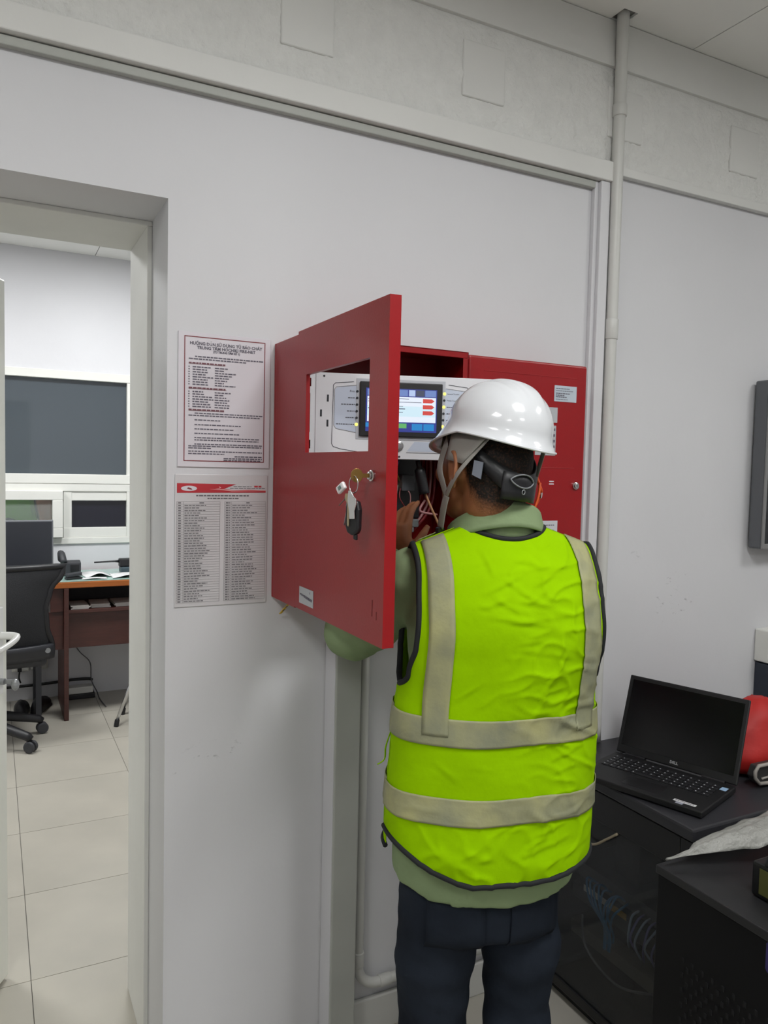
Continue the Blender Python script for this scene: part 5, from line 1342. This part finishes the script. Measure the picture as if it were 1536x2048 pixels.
def hand(W, fwd_, palm_n, s_):
    """W wrist, fwd_ finger direction, palm_n palm normal, s_ +1 when the thumb lies toward side"""
    f_ = Vector(fwd_).normalized(); n_ = Vector(palm_n); n_ = (n_-f_*n_.dot(f_)).normalized(); sd2 = f_.cross(n_)*s_
    W = Vector(W)
    bm_.tube([W-f_*0.02, W+f_*0.01, W+f_*0.045, W+f_*0.085], [0.026,0.028,0.040,0.041], 14, flat=0.42, side=sd2)
    for k, (off, ln) in enumerate(((0.029,0.070),(0.010,0.079),(-0.010,0.074),(-0.029,0.058))):
        b_ = W+f_*0.082+sd2*off
        bend = 0.35+0.10*k
        d1_ = (f_*math.cos(bend*0.6)+n_*math.sin(bend*0.6)); d2_ = (f_*math.cos(bend*1.7)+n_*math.sin(bend*1.7)); d3_ = (f_*math.cos(bend*2.5)+n_*math.sin(bend*2.5))
        p1 = b_+d1_*ln*0.45; p2 = p1+d2_*ln*0.32; p3 = p2+d3_*ln*0.25
        bm_.tube([b_-f_*0.012, b_, p1, p2, p3], [0.0095,0.0095,0.0088,0.0078,0.0062], 10)
    t0 = W+f_*0.018+sd2*0.024; t1 = t0+(sd2*0.75+f_*0.65+n_*0.25).normalized()*0.036; t2 = t1+(sd2*0.25+f_*0.85+n_*0.45).normalized()*0.032; t3 = t2+(f_*0.8+n_*0.6).normalized()*0.022
    bm_.tube([t0-f_*0.006, t0, t1, t2, t3], [0.013,0.0135,0.0105,0.0095,0.0072], 10)
hand(ARM_L[2], (0.14, 0.16, 0.97), (0.9, 0.35, -0.1), -1)
hand(ARM_R[2], (-0.75, 0.55, 0.25), (0.2, 0.5, -0.8), 1)
body = bm_.build('body', SKIN, person); remesh(body, 0.0042, 7)

# hair: close cropped, fading into the skin of the nape
def hair_mat():
    m = bpy.data.materials.new('hair_black'); m.use_nodes = True; nt = m.node_tree; b = nt.nodes['Principled BSDF']
    b.inputs['Roughness'].default_value = 0.7; b.inputs['Specular IOR Level'].default_value = 0.25
    at = nt.nodes.new('ShaderNodeAttribute'); at.attribute_name = 'fade'
    tc = nt.nodes.new('ShaderNodeTexCoord'); n = nt.nodes.new('ShaderNodeTexNoise'); n.inputs['Scale'].default_value = 260; n.inputs['Detail'].default_value = 2
    nt.links.new(tc.outputs['Object'], n.inputs['Vector'])
    sb = nt.nodes.new('ShaderNodeMath'); sb.operation = 'MULTIPLY_ADD'; sb.inputs[1].default_value = 0.8; sb.inputs[2].default_value = -0.4
    nt.links.new(n.outputs['Fac'], sb.inputs[0])
    ad = nt.nodes.new('ShaderNodeMath'); ad.operation = 'ADD'; ad.use_clamp = True
    nt.links.new(at.outputs['Fac'], ad.inputs[0]); nt.links.new(sb.outputs[0], ad.inputs[1])
    mx = nt.nodes.new('ShaderNodeMix'); mx.data_type = 'RGBA'; mx.inputs['A'].default_value = rgb(150,98,66); mx.inputs['B'].default_value = rgb(26,22,20)
    nt.links.new(ad.outputs[0], mx.inputs['Factor']); nt.links.new(mx.outputs['Result'], b.inputs['Base Color'])
    bp = nt.nodes.new('ShaderNodeBump'); bp.inputs['Strength'].default_value = 0.4; bp.inputs['Distance'].default_value = 0.003
    nt.links.new(n.outputs['Fac'], bp.inputs['Height']); nt.links.new(bp.outputs['Normal'], b.inputs['Normal'])
    return m
def hair_low(a):       # hairline height (head-local z) by azimuth; a = 0 front, pi back
    return interp([(-1.0,-0.108),(-0.8,-0.104),(-0.5,-0.082),(-0.2,-0.030),(0.10,-0.012),(0.45,0.03),(1.0,0.052)], math.cos(a))
Mi = Mh.transposed(); me_ = body.data
hv = {}; hverts = []; hfaces = []; fades = []
loc = [Mi @ (v.co+MO-HC) for v in me_.vertices]
def hair_amt(q):
    if q.z < -0.125 or q.z > 0.12 or q.length > 0.16: return -1
    if abs(q.x) > 0.0805 and q.z < 0.012 and -0.045 < q.y < 0.03: return -1
    return q.z-hair_low(math.atan2(q.x, q.y))
amt = [hair_amt(q) for q in loc]
nrm_ = [v.normal.copy() for v in me_.vertices]
for f in me_.polygons:
    if all(amt[i] > 0 for i in f.vertices):
        for i in f.vertices:
            if i not in hv:
                hv[i] = len(hverts); t_ = min(1.0, amt[i]/0.05)
                hverts.append(me_.vertices[i].co + MO + nrm_[i]*(0.0004+0.004*t_)); fades.append(min(1.0, 0.05+1.25*amt[i]/0.042))
        hfaces.append(tuple(hv[i] for i in f.vertices))
hm = MB(); hm.add(hverts, hfaces)
hair = hm.build('hair', hair_mat(), person, smooth=True, recalc=False)
at = hair.data.attributes.new('fade', 'FLOAT', 'POINT')
at.data.foreach_set('value', fades)
hair['label'] = 'short black hair fading at the nape'

# hard hat
HO = hl_(0.001, -0.018, 0.056)
Mk = Mh @ Matrix.Rotation(R(4), 3, 'X') @ Matrix.Rotation(R(0), 3, 'Y')
def hat(x, y, z): return HO + Mk @ Vector((x, y, z))
def shell(a, t_):
    """a azimuth from front, t 0 rim edge .. 1 crown"""
    ca_, sa_ = math.cos(a), math.sin(a)
    RXh, RYh = 0.097, 0.112; Hh = 0.103
    if t_ < 0.16:
        q = 1-t_/0.16
        br = 0.008*q**1.6 + (0.029*q*max(0, ca_)**1.5) + 0.006*q**1.6*max(0, -ca_)**2
        drop = 0.024*q**0.8 + 0.046*q*max(0, ca_)**1.2 + 0.008*q*max(0, -ca_)**2
        r_ = 1.0
        x, y, z = (RXh+br)*sa_, (RYh+br)*ca_, 0.012-drop
    else:
        e = (t_-0.16)/0.84*math.pi/2; r_ = math.cos(e)**0.86
        x, y, z = RXh*r_*sa_, RYh*r_*ca_, 0.012+(Hh-0.012)*math.sin(e)**1.02
        rid = 0.0
        if z > 0.045:
            k_ = min(1, (z-0.045)/0.04)
            rid = 0.0055*k_*(1/(1+math.exp((abs(x)-0.021)/0.0018))) + 0.0020*k_*(1/(1+math.exp((abs(abs(x)-0.048)-0.006)/0.002)))
        z += rid
    return hat(x, y, z)
hs = MB(); n_a = 144
hs.rings([[shell(2*math.pi*i/n_a, t_) for i in range(n_a)] for t_ in [0,0.03,0.07,0.11,0.14,0.16,0.18]+[0.2+0.79*k/40 for k in range(41)]], False, True)
helmet = hs.build('hard_hat', HELM, person, smooth=True, solid=0.003, offs=-1)
helmet['label'] = 'white plastic hard hat with ridged crown, chin strap and rear adjuster'
# ring under brim edge
MB().tube([shell(2*math.pi*i/72, 0.0) for i in range(72)], 0.0024, 8, closed=True).build('brim_edge', HELM, helmet, smooth=True)
# headband round the head and the wide rear strap
def band(a, z0, z1, k, grow=0.0):
    rx, ry = 0.0835+grow, 0.1035+grow
    return [hl_(rx*math.sin(a), ry*math.cos(a), z0), hl_(rx*math.sin(a), ry*math.cos(a), z1)]
hb = MB(); A0 = [2*math.pi*i/64 for i in range(64)]
g0 = []; g1 = []
for a in A0:
    c_ = max(0, -math.cos(a)); zc = 0.030-0.072*c_**1.4; hw = 0.013+0.010*c_**2
    p, q = band(a, zc-hw, zc+hw, 0); g0.append(p); g1.append(q)
hb.rings([g0, g1], False, False)
hb.build('headband', BLACK, helmet, smooth=True, solid=0.004, offs=1)
ra = [math.pi + R(-55+84*i/16) for i in range(17)]
rp = MB().grid(lambda a, t_: hl_(0.0880*math.sin(a), 0.1080*math.cos(a), -0.070+0.052*t_), ra, [i/3 for i in range(4)])
rp.build('rear_adjuster', BLACK, helmet, smooth=True, solid=0.004, offs=1)
kc_ = hl_(-0.004, -0.1135, -0.032); kdir = (Mh @ Vector((0,-1,0)))
eye = [kc_ + Mh @ Vector((0.030*math.cos(q), 0.004-0.010*math.cos(q)**2*0+0.0, 0.013*math.sin(q)*(1-0.25*abs(math.cos(q))))) for q in [R(10*i) for i in range(36)]]
eye = [kc_ + Mh @ Vector((x_, 0.006*(x_/0.030)**2-0.001, zz_)) for x_, zz_ in [(0.030*math.cos(R(10*i)), 0.0125*math.copysign(abs(math.sin(R(10*i)))**1.5, math.sin(R(10*i)))) for i in range(36)]]
MB().tube(eye, 0.0016, 6, closed=True).build('adjuster_rim', mat('rim_grey', (118,120,124), 0.4), helmet, smooth=True)
pk_ = hl_(-0.002, -0.1140, -0.052)
MB().tube([pk_+(Mh @ Vector((0.0038*math.cos(R(30*i)), 0, 0.0045*math.sin(R(30*i))))) for i in range(12)], 0.0010, 6, closed=True).build('adjuster_button', GREYM, helmet, smooth=True)
# grey hanger plate between shell and band on the left
pa, pb, pc, pd = hat(-0.088,0.034,-0.012), hat(-0.080,-0.060,-0.012), hl_(-0.0935,-0.034,-0.016), hl_(-0.0925,0.016,-0.010)
MB().grid(lambda u, v: pa.lerp(pb, u).lerp(pd.lerp(pc, u), v), [i/6 for i in range(7)], [i/4 for i in range(5)]).build('hanger_plate', STRAPG, helmet, smooth=True, solid=0.002)
gp = [hl_(-0.0885*math.cos(q), -0.108*math.sin(q), 0) for q in (R(30), R(50))]
def bandpt(deg, z, g=0.0): return hl_((0.090+g)*math.sin(R(deg)), (0.110+g)*math.cos(R(deg)), z)
MB().add([bandpt(232,-0.040,0.001), bandpt(242,-0.034,0.001), bandpt(242,-0.006,0.001), bandpt(232,-0.008,0.001)], [(0,1,2,3)]).build('band_clip', mat('clip_grey', (112,118,128), 0.5), helmet, solid=0.003)
# chin straps
def strap(name, pts, wdt, side_):
    MB().tube(smooth_path(pts, 6), wdt, 8, flat=0.14, side=side_).build(name, STRAPG, helmet, smooth=True)
J = hl_(-0.080, 0.014, -0.080)
strap('chin_strap', [hat(-0.078, 0.050, -0.004), hl_(-0.090, 0.036, -0.02), hl_(-0.087, 0.024, -0.055), J], 0.0085, Mh @ Vector((0,1,0)))
strap('chin_strap', [hat(-0.072, -0.060, -0.006), hl_(-0.094, -0.040, -0.018), hl_(-0.094, -0.014, -0.052), J], 0.0055, Mh @ Vector((0,1,0.3)))
strap('chin_strap', [J, hl_(-0.076,0.022,-0.105), hl_(-0.066,0.034,-0.145)], 0.0095, Mh @ Vector((0,1,0)))
MB().obox(hl_(-0.064,0.036,-0.158), Mh @ Vector((0.012,0.004,0)), Mh @ Vector((0,0.006,0)), Mh @ Vector((0,0,0.014))).build('buckle', BLACK, helmet, bevel=0.003)
J2 = hl_(0.072, 0.050, -0.112)
strap('chin_strap', [hat(0.078,-0.056,-0.006), hl_(0.100,-0.030,-0.050), hl_(0.088,0.010,-0.100), J2], 0.006, Mh @ Vector((0,1,0.3)))
strap('chin_strap', [hat(0.078,0.050,-0.006), hl_(0.090,0.046,-0.05), J2, hl_(0.03,0.082,-0.165)], 0.006, Mh @ Vector((0,1,0)))
# orange ear-plug cord at the right side
MB().tube(smooth_path([hl_(0.092,-0.040,0.0), hl_(0.103,-0.052,-0.030), hl_(0.113,-0.050,-0.045), hl_(0.110,-0.045,-0.068), hl_(0.097,-0.045,-0.085), hl_(0.080,-0.055,-0.095)], 6), 0.003, 8).build('earplug_cord', ORANGE, helmet, smooth=True)
MB().tube(smooth_path([hl_(0.100,-0.055,-0.026), hl_(0.094,-0.062,-0.055), hl_(0.084,-0.062,-0.088), hl_(0.074,-0.058,-0.098)], 6), 0.0028, 8).build('earplug_cord', ORANGE, helmet, smooth=True)
MB().tube([hl_(0.078,-0.052,-0.098), hl_(0.073,-0.048,-0.112), hl_(0.071,-0.046,-0.126)], [0.007,0.0075,0.005], 10).build('earplug', ORANGE, helmet, smooth=True)
MB().cyl(hl_(0.106,-0.050,-0.050), hl_(0.110,-0.056,-0.050), 0.006, n=14).build('cord_ring', CHROME, helmet)
